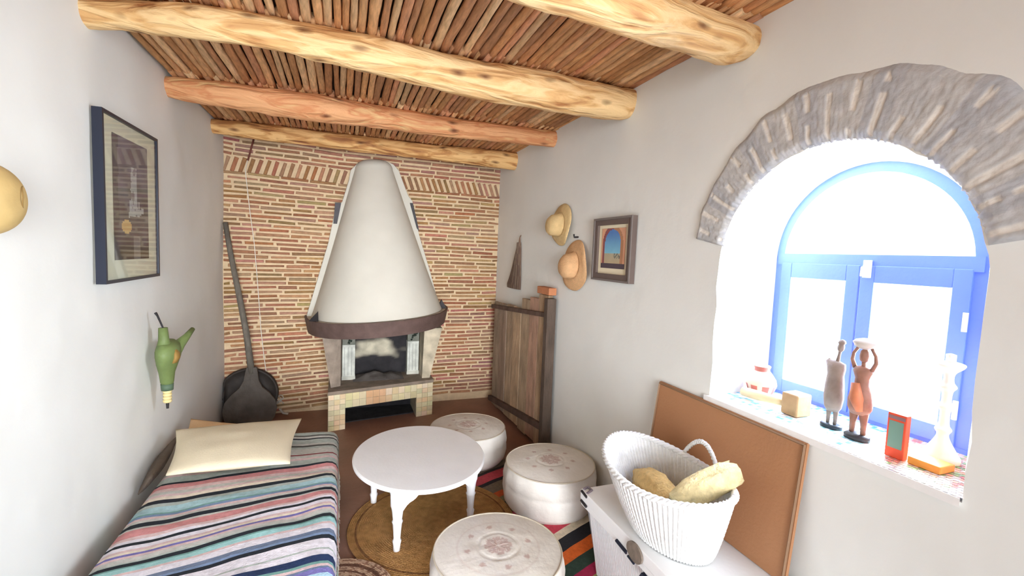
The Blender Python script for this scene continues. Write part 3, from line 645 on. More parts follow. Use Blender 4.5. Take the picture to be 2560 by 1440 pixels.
def art2(u, v):
    uu = (1 - u)     # u runs toward the back of the room
    cx, r = .48, .33; inside = abs(uu - cx) < r and v < .62 and v > .12 or (uu - cx) ** 2 + ((v - .62) * .95) ** 2 < r * r and v >= .62
    ring = abs(uu - cx) < r + .1 and v < .62 or (uu - cx) ** 2 + ((v - .62) * .95) ** 2 < (r + .1) ** 2 and v >= .62
    if inside:
        if v > .38: return lerp(srgb(130, 190, 214), srgb(86, 128, 190), min(1, (v - .38) * 2))
        if .30 < v + .08 * (uu) < .42 and uu > .55 and fbm(uu * 20, v * 20) > -.1: return srgb(110, 112, 104)
        return lerp(srgb(190, 166, 128), srgb(170, 168, 150), v * 2)
    if v < .12: return srgb(84, 72, 80)
    if ring: return srgb(140, 82, 84) if u > .5 else srgb(176, 128, 96)
    return srgb(214, 160, 128)
print_mesh('print', xf_ + .013, ya + .075, yb - .075, za + .075, zb - .062, art2, pr, 36, 40)

# ------------------------------------------------------------------ old plank door leaning by the right wall
dr = thing('plank_door', (1.42, 3.6, 0), 'old weathered brown plank door leaning against the right wall beside bricks', 'door')
yn, yf = 2.99, 4.215; bx_n, bx_f = 1.435, 1.40
def dx(y): return bx_n + (bx_f - bx_n) * (y - yn) / (yf - yn)
np_ = 7; 
tops = [1.205, 1.175, 1.145, 1.05, 1.05, 1.045, 1.035]
dcol = [srgb(172, 144, 116), srgb(178, 142, 120), srgb(168, 144, 118), srgb(184, 156, 126), srgb(172, 148, 122), srgb(152, 130, 112), srgb(156, 138, 118)]
g = G()
for i in range(np_):
    y0 = yn + .05 + (yf - yn - .05) * i / np_ + .004; y1 = yn + .05 + (yf - yn - .05) * (i + 1) / np_ - .004; d = R_.uniform(0, .006)
    P = [(dx(y0) - .0 - d, y0), (dx(y0) + .030, y0), (dx(y1) + .030, y1), (dx(y1) - d, y1)]
    g.prism(P, .012 + R_.uniform(0, .03), tops[i] - R_.uniform(0, .02), dcol[i])
g.obj('plank', M_oldwood, dr, bevel=.003)
bpy.data.objects['plank'].name = 'planks'
g = G(); g.box((1.392, yn - .01, .008), (1.462, yn + .05, 1.185), srgb(92, 78, 68)); g.obj('stile', M_oldwood, dr, bevel=.004)
def rail(z0, z1, th, name='rail'):
    g = G(); a, b = yn + .0, yf; V = [(dx(a) - .034, a, z0), (dx(b) - .034, b, z1), (dx(b) - .034, b, z1 + th), (dx(a) - .034, a, z0 + th)]; V += [(x + .034, y, z) for x, y, z in V]
    g.add(V, [(0, 1, 2, 3), (7, 6, 5, 4), (0, 4, 5, 1), (1, 5, 6, 2), (2, 6, 7, 3), (3, 7, 4, 0)], srgb(96, 76, 66)); g.obj(name, M_oldwood, dr, bevel=.004)
rail(1.045, .965, .035); rail(.195, .05, .05)
g = G(); g.box((1.40, 2.985, 1.208), (1.462, 3.20, 1.262)); o = g.obj('terracotta_block', mat('terracotta', srgb(188, 124, 86), .8, .15, 14, .3, 40), bevel=.006)
tag(o, 'small orange terracotta block lying on top of the plank door', 'brick')

# ------------------------------------------------------------------ banquette, blanket, pillows
BX0, BX1, BY0, BY1, BZ = -.835, -.015, .95, 3.05, .312
bq = thing('banquette', (-.42, 2.0, 0), 'low banquette under the striped blanket along the left wall', 'bench')
g = G(); g.box((BX0 + .03, BY0 + .03, 0), (BX1 - .30, BY1 - .03, .14)); g.obj('base', mat('brown_base', srgb(96, 70, 56), .8, .2, 10), bq)
g = G(); g.box((BX0 + .005, BY0 + .01, .14), (BX1 - .012, BY1 - .01, BZ - .005)); g.obj('mattress', mat('beige_ticking', srgb(190, 176, 150), .9, .1, 10), bq, bevel=.03)
S = {'w': srgb(228, 224, 232), 'g': srgb(196, 196, 190), 'lg': srgb(176, 186, 180), 'k': srgb(36, 42, 50), 'r': srgb(206, 142, 142), 'p': srgb(216, 190, 190), 'dr': srgb(140, 62, 68),
     'b': srgb(168, 202, 208), 'bg': srgb(126, 148, 182), 'v': srgb(122, 116, 178), 't': srgb(160, 206, 206), 's': srgb(112, 126, 150), 'n': srgb(40, 58, 96), 'be': srgb(226, 214, 196), 'lb': srgb(176, 210, 228), 'gn': srgb(120, 164, 158), 'dg': srgb(84, 84, 80)}
bands = [(3.2, 'g'), (3.05, 'lg'), (3.012, 'dg'), (3.0, 'g'), (2.975, 'k'), (2.958, 'lg'), (2.90, 'g'), (2.872, 'dg'), (2.855, 'lg'), (2.83, 'g'), (2.754, 'dr'), (2.736, 'g'), (2.70, 'p'), (2.68, 'lg'), (2.628, 'k'), (2.606, 'r'), (2.568, 'p'), (2.545, 'g'), (2.52, 'p'), (2.505, 'be'), (2.484, 'k'), (2.460, 'lg'), (2.44, 'b'), (2.40, 'gn'), (2.39, 'bg'), (2.372, 'p'), (2.360, 'g'), (2.341, 'k'), (2.320, 'g'), (2.308, 'r'), (2.272, 'p'), (2.258, 'w'), (2.243, 'k'), (2.220, 'w'), (2.195, 'p'), (2.182, 'be'), (2.166, 'v'), (2.150, 'p'), (2.135, 'g'), (2.112, 'lg'), (2.099, 'k'), (2.078, 'gn'), (2.066, 't'), (2.035, 'p'), (2.018, 'w'), (1.982, 's'), (1.952, 'bg'), (1.941, 'k'), (1.913, 'w'), (1.852, 'lg'), (1.842, 'w'), (1.806, 'n'), (1.770, 'gn'), (1.752, 'p'), (1.738, 's'), (1.725, 'v'), (1.70, 'lb'), (1.66, 'w'), (1.6, 'r'), (1.55, 'k'), (1.53, 'w'), (1.46, 'v'), (1.42, 't'), (1.36, 'k'), (1.34, 'be'), (1.26, 'r'), (1.2, 's'), (1.15, 'k'), (1.13, 'w')]
def bandcol(y):
    c = 'w'
    for yy, k in bands:
        if y <= yy: c = k
        else: break
    return S[c]
g = G(); ny = 420; prof = []   # cross section from the wall side gap, over the top, down the front
prof += [(BX0 - .012, .10), (BX0 - .012, .2), (BX0 - .008, .27), (BX0 + .004, BZ - .008), (BX0 + .03, BZ + .004)]
for k in range(1, 26): prof.append((BX0 + .03 + (BX1 - .05 - BX0 - .03) * k / 26, BZ + .006 + .008 * math.sin(PI * k / 26)))
prof += [(BX1 - .05, BZ + .006), (BX1 - .022, BZ), (BX1 - .004, BZ - .014), (BX1 + .006, BZ - .04), (BX1 + .008, .22), (BX1 + .007, .16), (BX1 + .006, .10), (BX1 + .008, .055)]
m_ = len(prof); V = []; C = []
for j in range(ny + 1):
    y0 = BY0 + (BY1 + .02 - BY0) * j / ny
    kk = interp([(1.0, .16), (1.9, .17), (2.24, .20), (2.33, .15), (2.5, .09), (2.62, .06), (3.1, .03)], y0)[0]
    for i, (x, z) in enumerate(prof):
        top = 5 <= i < m_ - 6
        xx = min(x, BX1 - .02)
        y = y0 + kk * (xx + .07) + (.045 * fbm(x * 2.6, y0 * 1.1, 5) + .014 * fbm(x * 8, y0 * 2.2, 9)) * (1 if x < BX1 - .05 else .5) - .05 * max(0, (-.62 - x)) * kk
        fall = 0 if i < m_ - 5 else (i - m_ + 6) * .0018
        zz = z + (.007 * fbm(x * 6, y * 5, 1) + .004 * fbm(x * 3 + y * 9, y * 14, 2)) * (1 if 3 < i < m_ - 3 else .2)
        xo = x + (0 if i < m_ - 6 else .006 * fbm(0, y * 9, z * 3)); V.append((xo, max(BY0 - .05, min(BY1 + .012, y)), zz))
    if j < ny: C += [bandcol(y0 + (BY1 + .02 - BY0) / ny * .5)] * (m_ - 1)
F = [(j * m_ + i, j * m_ + i + 1, (j + 1) * m_ + i + 1, (j + 1) * m_ + i) for j in range(ny) for i in range(m_ - 1)]
bl = thing('striped_blanket', (-.42, 2.0, 0), 'multicoloured striped woven blanket draped over the banquette', 'blanket')
g.add(V, F, C); g.obj('cloth', M_cloth, bl, smooth=True)
g = G()
for k in range(170):
    y = BY0 + (BY1 - BY0) * k / 170 + R_.uniform(-.003, .003); x = BX1 + .010; L = R_.uniform(.03, .05)
    g.tube([(x, y, .058), (x + R_.uniform(0, .008), y + R_.uniform(-.006, .006), .058 - L * .5), (x + R_.uniform(-.002, .012), y + R_.uniform(-.008, .008), .058 - L)], [.0022, .002, .001], 5, lerp(bandcol(y), srgb(180, 170, 150), .5))
fr = g.obj('fringe', M_attr, bl); fr['kind'] = 'stuff'

def pillow(name, corners, thick, material, label, seed, sub=2, trim=None):
    """corners: 4 world points in order round the pillow"""
    t = thing(name, tuple(sum((Vector(c) for c in corners), Vector()) / 4), label, 'cushion', 'cushions on the banquette')
    n = 22; c0, c1, c2, c3 = [Vector(c) for c in corners]; V = []
    nrm = (c1 - c0).cross(c3 - c0).normalized()
    for side in (1, -1):
        for j in range(n + 1):
            for i in range(n + 1):
                u, v = i / n, j / n; eu, ev = math.sin(PI * u), math.sin(PI * v)
                # edges sink in between the corners
                pu = u + .035 * ev * (0.5 - u) * 0; p = c0 * (1 - u) * (1 - v) + c1 * u * (1 - v) + c2 * u * v + c3 * (1 - u) * v
                cen = (c0 + c1 + c2 + c3) / 4; pull = .06 * (math.sin(PI * v) * (abs(u - .5) * 2) ** 4 + math.sin(PI * u) * (abs(v - .5) * 2) ** 4); p = p + (cen - p) * pull
                h = thick / 2 * (max(0, eu * ev)) ** .42; h *= 1 + .10 * fbm(u * 3 + seed, v * 3, side)
                V.append(p + nrm * side * (h + .003) + nrm * .006 * fbm(u * 5, v * 5, seed) * (eu * ev))
    N1 = (n + 1) ** 2; F = []
    for j in range(n):
        for i in range(n):
            a, b, c, d = j * (n + 1) + i, j * (n + 1) + i + 1, (j + 1) * (n + 1) + i + 1, (j + 1) * (n + 1) + i
            F += [(a, b, c, d), (N1 + d, N1 + c, N1 + b, N1 + a)]
    B = [i for i in range(n + 1)] + [j * (n + 1) + n for j in range(1, n + 1)] + [n * (n + 1) + i for i in range(n - 1, -1, -1)] + [j * (n + 1) for j in range(n - 1, 0, -1)]
    for i in range(len(B)): a, b = B[i], B[(i + 1) % len(B)]; F.append((b, a, a + N1, b + N1))
    g = G(); g.add(V, F); g.obj('cover', material, t, smooth=True); return t
pillow('cushion', [(-.765, 2.50, .395), (-.235, 2.48, .395), (-.225, 3.04, .425), (-.845, 2.92, .462)], .080, M_linen, 'large flat cream linen cushion lying on top on the striped blanket', 1.0)
pillow('cushion', [(-.80, 2.72, .350), (-.45, 2.72, .350), (-.45, 3.14, .366), (-.845, 3.19, .425)], .026, mat('peach_cotton', srgb(232, 196, 150), .9, .08, 8, .3, 90), 'peach coloured cushion peeping out beneath and behind the large cream one', 3.0)
pillow('bolster', [(-.908, 2.60, .27), (-.855, 2.60, .35), (-.858, 3.0, .40), (-.912, 3.0, .30)], .045, mat('dark_brown_cloth', srgb(96, 84, 74), .95, .2, 12, .4, 90), 'dark brown bolster wedged between the cushions and the left wall', 5.0)

# ------------------------------------------------------------------ floor mats
def ring_mat(name, c, R, pitch, colfn, z, label, sq=1.0):
    rr = []; r = .004
    while r < R: rr += [(r, 0), (r + pitch * .3, .003), (r + pitch * .6, .003)]; r += pitch
    rr += [(R, 0)]; seg = 120; V = []; F = []; C = []
    for r, h in rr:
        for k in range(seg):
            a = 2 * PI * k / seg; V.append((r * math.cos(a), r * math.sin(a) * sq, z + h + .0015 * fbm(r * 60, a * 12)))
    for i in range(len(rr) - 1):
        for k in range(seg): F.append((i * seg + k, i * seg + (k + 1) % seg, (i + 1) * seg + (k + 1) % seg, (i + 1) * seg + k)); C.append(colfn(rr[i][0], k / seg))
    F.append(tuple(range(seg))); C.append(colfn(0, 0))
    g = G(); g.add(V, F, C); o = g.obj(name, M_jute, smooth=True); o.location = (c[0], c[1], 0); return tag(o, label, 'mat')
def jc(r, a):
    c = lerp(srgb(190, 146, 88), srgb(172, 126, 76), .5 + .5 * fbm(r * 30, a * 6)); return c if not .40 < r < .412 else srgb(132, 92, 56)
ring_mat('round_mat', (.49, 2.40), .450, .0105, jc, .006, 'brown round jute mat under the white table')
def sc_(r, a): return srgb(110, 76, 60) if .20 < r < .215 or .165 < r < .175 else (srgb(196, 164, 136) if fbm(r * 90, a * 60) > -.1 else srgb(150, 112, 90))
ring_mat('round_mat', (-.02, 1.96), .255, .009, sc_, .014, 'small beige speckled mat partly under the banquette edge')
# kilim
g = G(); KS = [(3.0, srgb(120, 104, 90)), (2.93, srgb(60, 50, 48)), (2.90, srgb(188, 74, 84)), (2.80, srgb(40, 36, 40)), (2.765, srgb(118, 104, 88)), (2.66, srgb(196, 96, 56)), (2.60, srgb(128, 122, 84)), (2.54, srgb(44, 62, 52)), (2.49, srgb(200, 104, 62)), (2.45, srgb(128, 120, 80)), (2.42, srgb(196, 78, 96)), (2.33, srgb(52, 56, 92)), (2.27, srgb(120, 100, 80)), (2.20, srgb(190, 64, 80)), (2.10, srgb(214, 200, 176)), (2.045, srgb(34, 34, 40)), (1.955, srgb(216, 102, 40)), (1.875, srgb(46, 66, 56)), (1.80, srgb(168, 40, 80)), (1.735, srgb(150, 148, 92)), (1.68, srgb(190, 64, 80)), (1.6, srgb(34, 34, 40)), (1.5, srgb(216, 102, 40)), (1.4, srgb(60, 80, 66)), (1.3, srgb(168, 40, 80)), (1.2, srgb(120, 104, 90))]
def kcol(v):
    c = KS[0][1]
    for y, k in KS:
        if v <= y: c = k
    return c
ny, nx = 300, 20; V = []; C = []
for j in range(ny + 1):
    v = 1.15 + 1.85 * j / ny
    for i in range(nx + 1):
        u = i / nx; x = .70 + .70 * u; V.append((x, v + .42 * (x - 1.05) * (1.0) + .008 * fbm(x * 9, v * 3), .0035 + .002 * fbm(x * 20, v * 20)))
F = [(j * (nx + 1) + i, j * (nx + 1) + i + 1, (j + 1) * (nx + 1) + i + 1, (j + 1) * (nx + 1) + i) for j in range(ny) for i in range(nx)]
C = [kcol(1.15 + 1.85 * (j + .5) / ny) for j in range(ny) for i in range(nx)]
g.add(V, F, C); tag(g.obj('kilim_rug', M_cloth, smooth=True), 'flat woven rug in red, orange, green and black stripes under the poufs', 'rug')

# ------------------------------------------------------------------ poufs
def pouf_col(r, a, k):
    base = lerp(srgb(230, 227, 220), srgb(220, 215, 206), .5 + .5 * fbm(r * 14 + k, a * 2))
    stain = srgb(176, 136, 128); t = 0
    star = .044 * (1 + .42 * abs(math.cos(4 * a)) ** .6)
    if r < star: t = .6 if fbm(r * 140, a * 9, k) > -.25 else .15
    if r < .012: t = 0
    aa = (a + .3) % (PI / 4) - PI / 8
    if abs(r - .135) < .014 * (1 - abs(aa) * 9) + .002 and abs(aa) < .09: t = .62
    if abs(r - .175) < .0022: t = .18
    return lerp(base, stain, t)
def pouf(x, y, R, H, label, k, rot):
    t = thing('leather_pouf', (x, y, .0068), label, 'pouf', 'cream leather poufs'); seg = 96
    Rt = R * .94
    top = [(0.0005, H), (.012, H - .001)] + [(Rt * q / 34, H - .018 * (q / 34) ** 2.6) for q in range(2, 35)]
    V = []; C = []
    for r, z in top:
        for s in range(seg):
            a = 2 * PI * s / seg; V.append((r * math.cos(a), r * math.sin(a), z + .003 * fbm(r * 12, a * 2, k) - (.004 if abs(r - .085) < .004 else 0))); C.append(pouf_col(r, a + rot, k))
    F = [(i * seg + s, (i + 1) * seg + s, (i + 1) * seg + (s + 1) % seg, i * seg + (s + 1) % seg)[::-1] for i in range(len(top) - 1) for s in range(seg)]
    mk('top', V, F, M_leather, t, smooth=True, pcols=C)
    z1 = H - .018
    side = [(Rt, z1), (Rt + .004, z1 - .003), (Rt + .002, z1 - .008), (R * .975, z1 - .03), (R * 1.0, z1 - .07), (R * .995, z1 - .095), (R * .983, z1 - .104), (R * .995, z1 - .113), (R * 1.0, z1 - .15), (R * .97, .04), (R * .9, .012), (R * .8, .001)]
    V = []; C = []
    for i, (r, z) in enumerate(side):
        for s in range(seg):
            a = 2 * PI * s / seg; puck = .0025 * math.cos(a * 16) * (1 if 2 < i < 9 else 0); V.append(((r + puck) * math.cos(a), (r + puck) * math.sin(a), z)); C.append(lerp(srgb(232, 229, 223), srgb(220, 214, 205), .5 + .5 * fbm(a * 2, z * 8, k)))
    F = [(i * seg + s, (i + 1) * seg + s, (i + 1) * seg + (s + 1) % seg, i * seg + (s + 1) % seg)[::-1] for i in range(len(side) - 1) for s in range(seg)]
    F.append(tuple(range((len(side) - 1) * seg, len(side) * seg))[::-1]); mk('side', V, F, M_leather, t, smooth=True, pcols=C)
    g = G(); g.tube([((Rt + .002) * math.cos(2 * PI * s / 72), (Rt + .002) * math.sin(2 * PI * s / 72), z1 + .001) for s in range(73)], .0035, 6, srgb(200, 190, 172), caps=False); o = g.obj('piping', M_leather, smooth=True); o.parent = t
    return t
pouf(.868, 3.12, .282, .252, 'cream leather pouf behind the white table, farthest from the camera', 1, .2)
pouf(1.188, 2.405, .280, .270, 'cream leather pouf between the white table and the basket', 2, .5)
pouf(.632, 1.735, .285, .262, 'cream leather pouf nearest the camera at the bottom edge', 3, .9)

# ------------------------------------------------------------------ white table
tb = thing('low_table', (.425, 2.525, 0), 'low white round table with turned legs on the jute mat', 'table')
H = .352; g = G(); rx, ry = .362, .420
g.rings([(.425, 2.525, H - .024, rx - .010, ry - .010), (.425, 2.525, H - .020, rx - .002, ry - .002), (.425, 2.525, H - .008, rx, ry), (.425, 2.525, H - .003, rx - .003, ry - .003), (.425, 2.525, H, rx - .008, ry - .008), (.425, 2.525, H, .02, .02)], 96)
g.obj('tabletop', M_white, tb, smooth=False)
legs = [(.27, 2.21), (.69, 2.37), (.61, 2.85), (.19, 2.69)]
cen = Vector((.44, 2.53))
for (lx, ly) in legs:
    g = G(); prof = [(.0, .013), (.03, .014), (.05, .017), (.06, .013), (.10, .015), (.14, .018), (.148, .021), (.156, .017), (.20, .021), (.22, .024), (.23, .027), (.325, .028)]
    d = (Vector((lx, ly)) - cen) * .02; g.rings([(lx - d.x * z * 2, ly - d.y * z * 2, z + .011, r * 1.3, r * 1.3) for z, r in prof if z < .31] + [(lx, ly, .327, .036, .036)], 20)
    g.obj('leg', M_white, tb, smooth=True)
for i in range(4):
    a, b = Vector(legs[i]), Vector(legs[(i + 1) % 4]); n_ = 28; g = G(); V = []; nv = Vector(((b - a).y, -(b - a).x)).normalized() * .009
    for k in range(n_ + 1):
        t = k / n_; p = a + (b - a) * t; e = abs(2 * t - 1); depth = .020 + (.075 if e > .80 else (.040 if e > .52 else .0)) * 1.0
        depth = .034 + .11 * max(0, (e - .30) / .70) ** 1.2 + (.008 * math.sin(e * 14) if e > .40 else 0)
        for s in (1, -1): V += [(p.x + nv.x * s, p.y + nv.y * s, H - .025), (p.x + nv.x * s, p.y + nv.y * s, H - .025 - depth)]
    F = []
    for k in range(n_): q = k * 4; F += [(q, q + 1, q + 5, q + 4), (q + 2, q + 6, q + 7, q + 3), (q + 1, q + 3, q + 7, q + 5)]
    g.add(V, F); g.obj('apron', M_white, tb)

# ------------------------------------------------------------------ board, trunk, basket
g = G(); zb_, zt2 = .424, .906
V = [(1.405, 1.035, zb_), (1.405, 1.80, zb_), (1.461, 1.80, zt2), (1.461, 1.04, zt2)]; V += [(x + .012, y, z + .001) for x, y, z in V]
g.add(V, [(0, 3, 2, 1), (4, 5, 6, 7), (0, 1, 5, 4), (1, 2, 6, 5), (2, 3, 7, 6), (3, 0, 4, 7)], (1, 1, 1))
bd = thing('hardboard_panel', (1.42, 1.42, zb_), 'plain brown hardboard sheet leaning under the window sill', 'board')
g.obj('sheet', M_board, bd)
g = G()
def edge(p, q, w=.006):
    g.tube([p, q], w, 4)
for p, q in (((1.402, 1.042, zb_ + .004), (1.458, 1.046, zt2 - .004)), ((1.458, 1.046, zt2 - .006), (1.458, 1.794, zt2 - .006)), ((1.402, 1.794, zb_ + .004), (1.458, 1.794, zt2 - .004))): edge(p, q, .005)
g.obj('edge_strip', mat('grey_brown_edge', srgb(140, 110, 84), .7), bd)

tk = thing('wicker_chest', (1.25, 1.35, 0), 'white painted slatted chest standing under the wicker basket', 'chest')
TX0, TX1, TY0, TY1, TH = 1.065, 1.462, .80, 1.80, .42
def tx(z): return TX0 + .075 * (1 - z / TH)
g = G(); skewbox(g, [(tx(0) + .006, TY0 + .04, .0065), (TX1 - .01, TY0 + .04, .0065), (TX1 - .01, TY1 - .035, .0065), (tx(0) + .006, TY1 - .035, .0065)], [(tx(.36) + .006, TY0 + .01, .36), (TX1 - .004, TY0 + .01, .36), (TX1 - .004, TY1 - .01, .36), (tx(.36) + .006, TY1 - .01, .36)], (1, 1, 1))
g.obj('body', mat('slat_gap_grey', srgb(168, 172, 182), .7), tk)  # greyer than the white slats so the gaps between them read dark
g = G(); y = TY0 + .05
nb = 0
while y < TY1 - .045:
    for (z0, z1) in ((.012, .345),):
        xa, xb = tx(z0), tx(z1); g.add([(xa, y, z0), (xa, y + .009, z0), (xb, y + .0095, z1), (xb, y, z1), (xa + .007, y, z0), (xa + .007, y + .009, z0), (xb + .007, y + .009, z1), (xb + .007, y, z1)], [(0, 3, 2, 1), (0, 1, 5, 4), (1, 2, 6, 5), (2, 3, 7, 6), (3, 0, 4, 7)])
    y += .0145; nb += 1
x = tx(0) + .02
while x < TX1 - .03: g.box((x, TY1 - .040, .012), (x + .009, TY1 - .008, .345)); x += .0145
s_ = g.obj('slats', M_white, tk)
g = G(); g.box((TX0 - .006, TY0 - .004, .345), (TX1, TY1 + .002, .372)); g.box((TX0 - .010, TY0 - .006, .374), (TX1, TY1 + .004, TH)); g.obj('lid', M_white, tk, bevel=.004)
for (y, ) in ((1.776,),):
    for dz in (.0, -.045):
        g = G(); g.tube([(TX0 - .013, y - .035, .412 + dz), (TX0 - .013, y + .012, .418 + dz)], .006, 8); g.obj('strap_end', M_metal, tk)
g = G(); g.tube([(TX0 + .0, 1.79, .424), (TX0 + .025, 1.80, .425), (TX0 + .03, 1.77, .424), (TX0 - .004, 1.755, .42)], .006, 8); g.obj('corner_loop', mat('grey_brown_metal', srgb(110, 98, 104), .6), tk)
g = G(); V = []; 
for k in range(32):
    a = 2 * PI * k / 32; V.append((TX0 - .011, 1.372 + .048 * math.cos(a), .392 + .036 * math.sin(a)))
V += [(x - .008, y, z) for x, y, z in V]; g.add(V, [tuple(range(32)), tuple(range(32, 64))[::-1]] + [(i, (i + 1) % 32, (i + 1) % 32 + 32, i + 32) for i in range(32)])
g.obj('medallion', mat('brown_medallion', srgb(124, 112, 100), .6, .3, 40), tk)
for p, q, r in (((TX0 - .009, 1.50, .358), (TX0 - .009, 1.43, .352), .008), ((TX0 - .003, 1.335, .325), (TX0 - .003, 1.24, .31), .014), ((TX0 - .009, 1.42, .345), (TX0 - .009, 1.38, .34), .005)):
    g = G(); g.tube([p, q], r, 6); g.obj('latch', mat('black_latch', srgb(26, 30, 46), .4), tk)

bs = thing('wicker_basket', (1.2, 1.38, TH), 'large oval white wicker basket standing on the white chest', 'basket')
def bas(t, a):
    """t 0 bottom .. 1 rim"""
    e = t ** .8; cx = 1.222 + (1.168 - 1.222) * e; cy = 1.385; rx = .125 + (.197 - .125) * e; ry = .185 + (.305 - .185) * e
    c, s = math.cos(a), math.sin(a); z = TH + .004 + t * (.262 + .032 * (s ** 2) - .0 * c)
    return cx + rx * c, cy + ry * s + .02 * c * e, z
g = G(); seg = 528; nr = 44; 
for sd, off in ((1, 0), (-1, .009)):
    V = []
    for j in range(nr + 1):
        t = j / nr
        for k in range(seg):
            a = 2 * PI * k / seg; x, y, z = bas(t, a); wv = .0032 * math.cos(a * 88) + .0012 * math.sin(j * 2.1 + (k // 3 % 2) * PI)
            d = wv * sd - off; V.append((x + d * math.cos(a), y + d * math.sin(a), z))
    F = [(j * seg + k, j * seg + (k + 1) % seg, (j + 1) * seg + (k + 1) % seg, (j + 1) * seg + k) for j in range(nr) for k in range(seg)]
    if sd < 0: F = [f[::-1] for f in F]
    F.append(tuple(range(seg))); g.add(V, F)
g.obj('woven_wall', M_wicker, bs, smooth=True)
g = G()
for q in range(3):
    pts = []
    for k in range(145):
        a = 2 * PI * k / 144; x, y, z = bas(1, a); ph = a * 24 + q * 2 * PI / 3; pts.append((x + (.007 * math.cos(ph) - .003) * math.cos(a), y + (.007 * math.cos(ph) - .003) * math.sin(a), z + .006 * math.sin(ph)))
    g.tube(pts, .0075, 6, caps=False)
g.obj('rim', M_wicker, bs, smooth=True)
for (a0_, s) in ((-.02, 1), (PI - .1, -1)):
    g = G()
    for q in range(2):
        pts = []
        for k in range(49):
            t = k / 48; aa = a0_ + (t - .5) * .62; x, y, z = bas(1, aa); h = .088 * math.sin(PI * t) ** .8; ph = t * 60 + q * PI
            pts.append((x + s * .004 + .004 * math.cos(ph), y, z + h + .005 * math.sin(ph)))
        g.tube(pts, .0065, 6)
    if s > 0: g.obj('handle', M_wicker, bs, smooth=True)
# dried contents
def roll(name, path, radii, col, label, seed, parent=None):
    g = G(); seg = 28; g2 = G(); g2.tube(path, radii, seg); V = []
    for i, v in enumerate(g2.V):
        v = Vector(v); V.append(v + Vector((fbm(v.x * 30 + seed, v.y * 30, v.z * 30), fbm(v.x * 30, v.y * 30 + seed, v.z * 30), fbm(v.x * 30, v.y * 30, v.z * 30 + seed))) * .010 + Vector((fbm(v.x * 90 + seed, v.y * 60, v.z * 90), 0, fbm(v.y * 60, v.x * 90 + seed, v.z * 90))) * .009)
    g.add(V, g2.F); o = g.obj(name, mat(name + '_fibre', col, .9, .22, 40, .8, 90), smooth=True); return tag(o, label, 'raffia', 'raffia in the basket')
roll('raffia_bundle', [(1.105, 1.23, .650), (1.16, 1.22, .685), (1.22, 1.21, .715), (1.28, 1.20, .742), (1.325, 1.19, .755)], [.040, .050, .050, .047, .040], srgb(228, 210, 160), 'pale yellow rolled raffia bundle sticking out over the basket rim', 1)
roll('raffia_bundle', [(1.22, 1.58, .545), (1.195, 1.50, .58), (1.17, 1.42, .60), (1.145, 1.34, .61), (1.115, 1.29, .60)], [.045, .06, .062, .055, .04], srgb(206, 172, 112), 'darker golden raffia bundle lying deep inside the basket', 6)
roll('raffia_bundle', [(1.095, 1.52, .575), (1.075, 1.43, .59), (1.070, 1.35, .60)], [.012, .018, .015], srgb(216, 184, 120), 'thin golden raffia bundle along the near inner wall of the basket', 9)
g = G(); g.rings([(1.19, 1.385, TH + .014, .095, .15), (1.195, 1.385, TH + .07, .115, .175), (1.19, 1.385, TH + .09, .08, .13)], 32); o = g.obj('raffia_lining', mat('loose_raffia', srgb(196, 168, 118), .95, .3, 50, .9, 80), smooth=True)
tag(o, 'loose raffia filling the bottom of the wicker basket', 'raffia'); o['kind'] = 'stuff'

# ------------------------------------------------------------------ things on the sill
ZSL = .9305
vs = thing('clay_vase', (1.695, 1.432, ZSL), 'small squat clay vase with reddish painted pattern on the sill', 'vase')
prof = [(0, .034), (.006, .038), (.03, .052), (.055, .060), (.075, .056), (.10, .040), (.112, .030), (.120, .029), (.132, .033), (.135, .030), (.12, .024), (.09, .03)]
seg = 40; V = []; C = []
for z, r in prof:
    for k in range(seg):
        a = 2 * PI * k / seg; V.append((r * math.cos(a), r * math.sin(a), z))
for i in range(len(prof) - 1):
    for k in range(seg):
        c = srgb(204, 180, 164)
        if 1 <= i <= 2 and k % 5 < 3: c = srgb(168, 96, 90)
        if i in (6, 7): c = srgb(160, 94, 84)
        C.append(c)
F = [(i * seg + k, i * seg + (k + 1) % seg, (i + 1) * seg + (k + 1) % seg, (i + 1) * seg + k) for i in range(len(prof) - 1) for k in range(seg)] + [tuple(range(seg))[::-1]]
C.append(srgb(224, 206, 190)); mk('vessel', V, F, M_attr, vs, smooth=True, cols=C)
ml = thing('wooden_mallet', (1.61, 1.28, ZSL), 'pale wooden mallet lying on the sill in front of the vase', 'mallet')
g = G(); g.tube([(1.60, 1.435, ZSL + .027), (1.605, 1.36, ZSL + .030), (1.61, 1.28, ZSL + .034), (1.612, 1.25, ZSL + .036)], [.019, .020, .016, .014], 16); g.obj('handle', mat('pale_wood', srgb(226, 200, 156), .6, .1, 10), ml, smooth=True)
g = G(); g.box((1.590, 1.182, ZSL + .001), (1.665, 1.250, ZSL + .084)); g.obj('head', mat('light_brown_wood', srgb(190, 154, 112), .6, .2, 14, .2, 40), ml, bevel=.006)

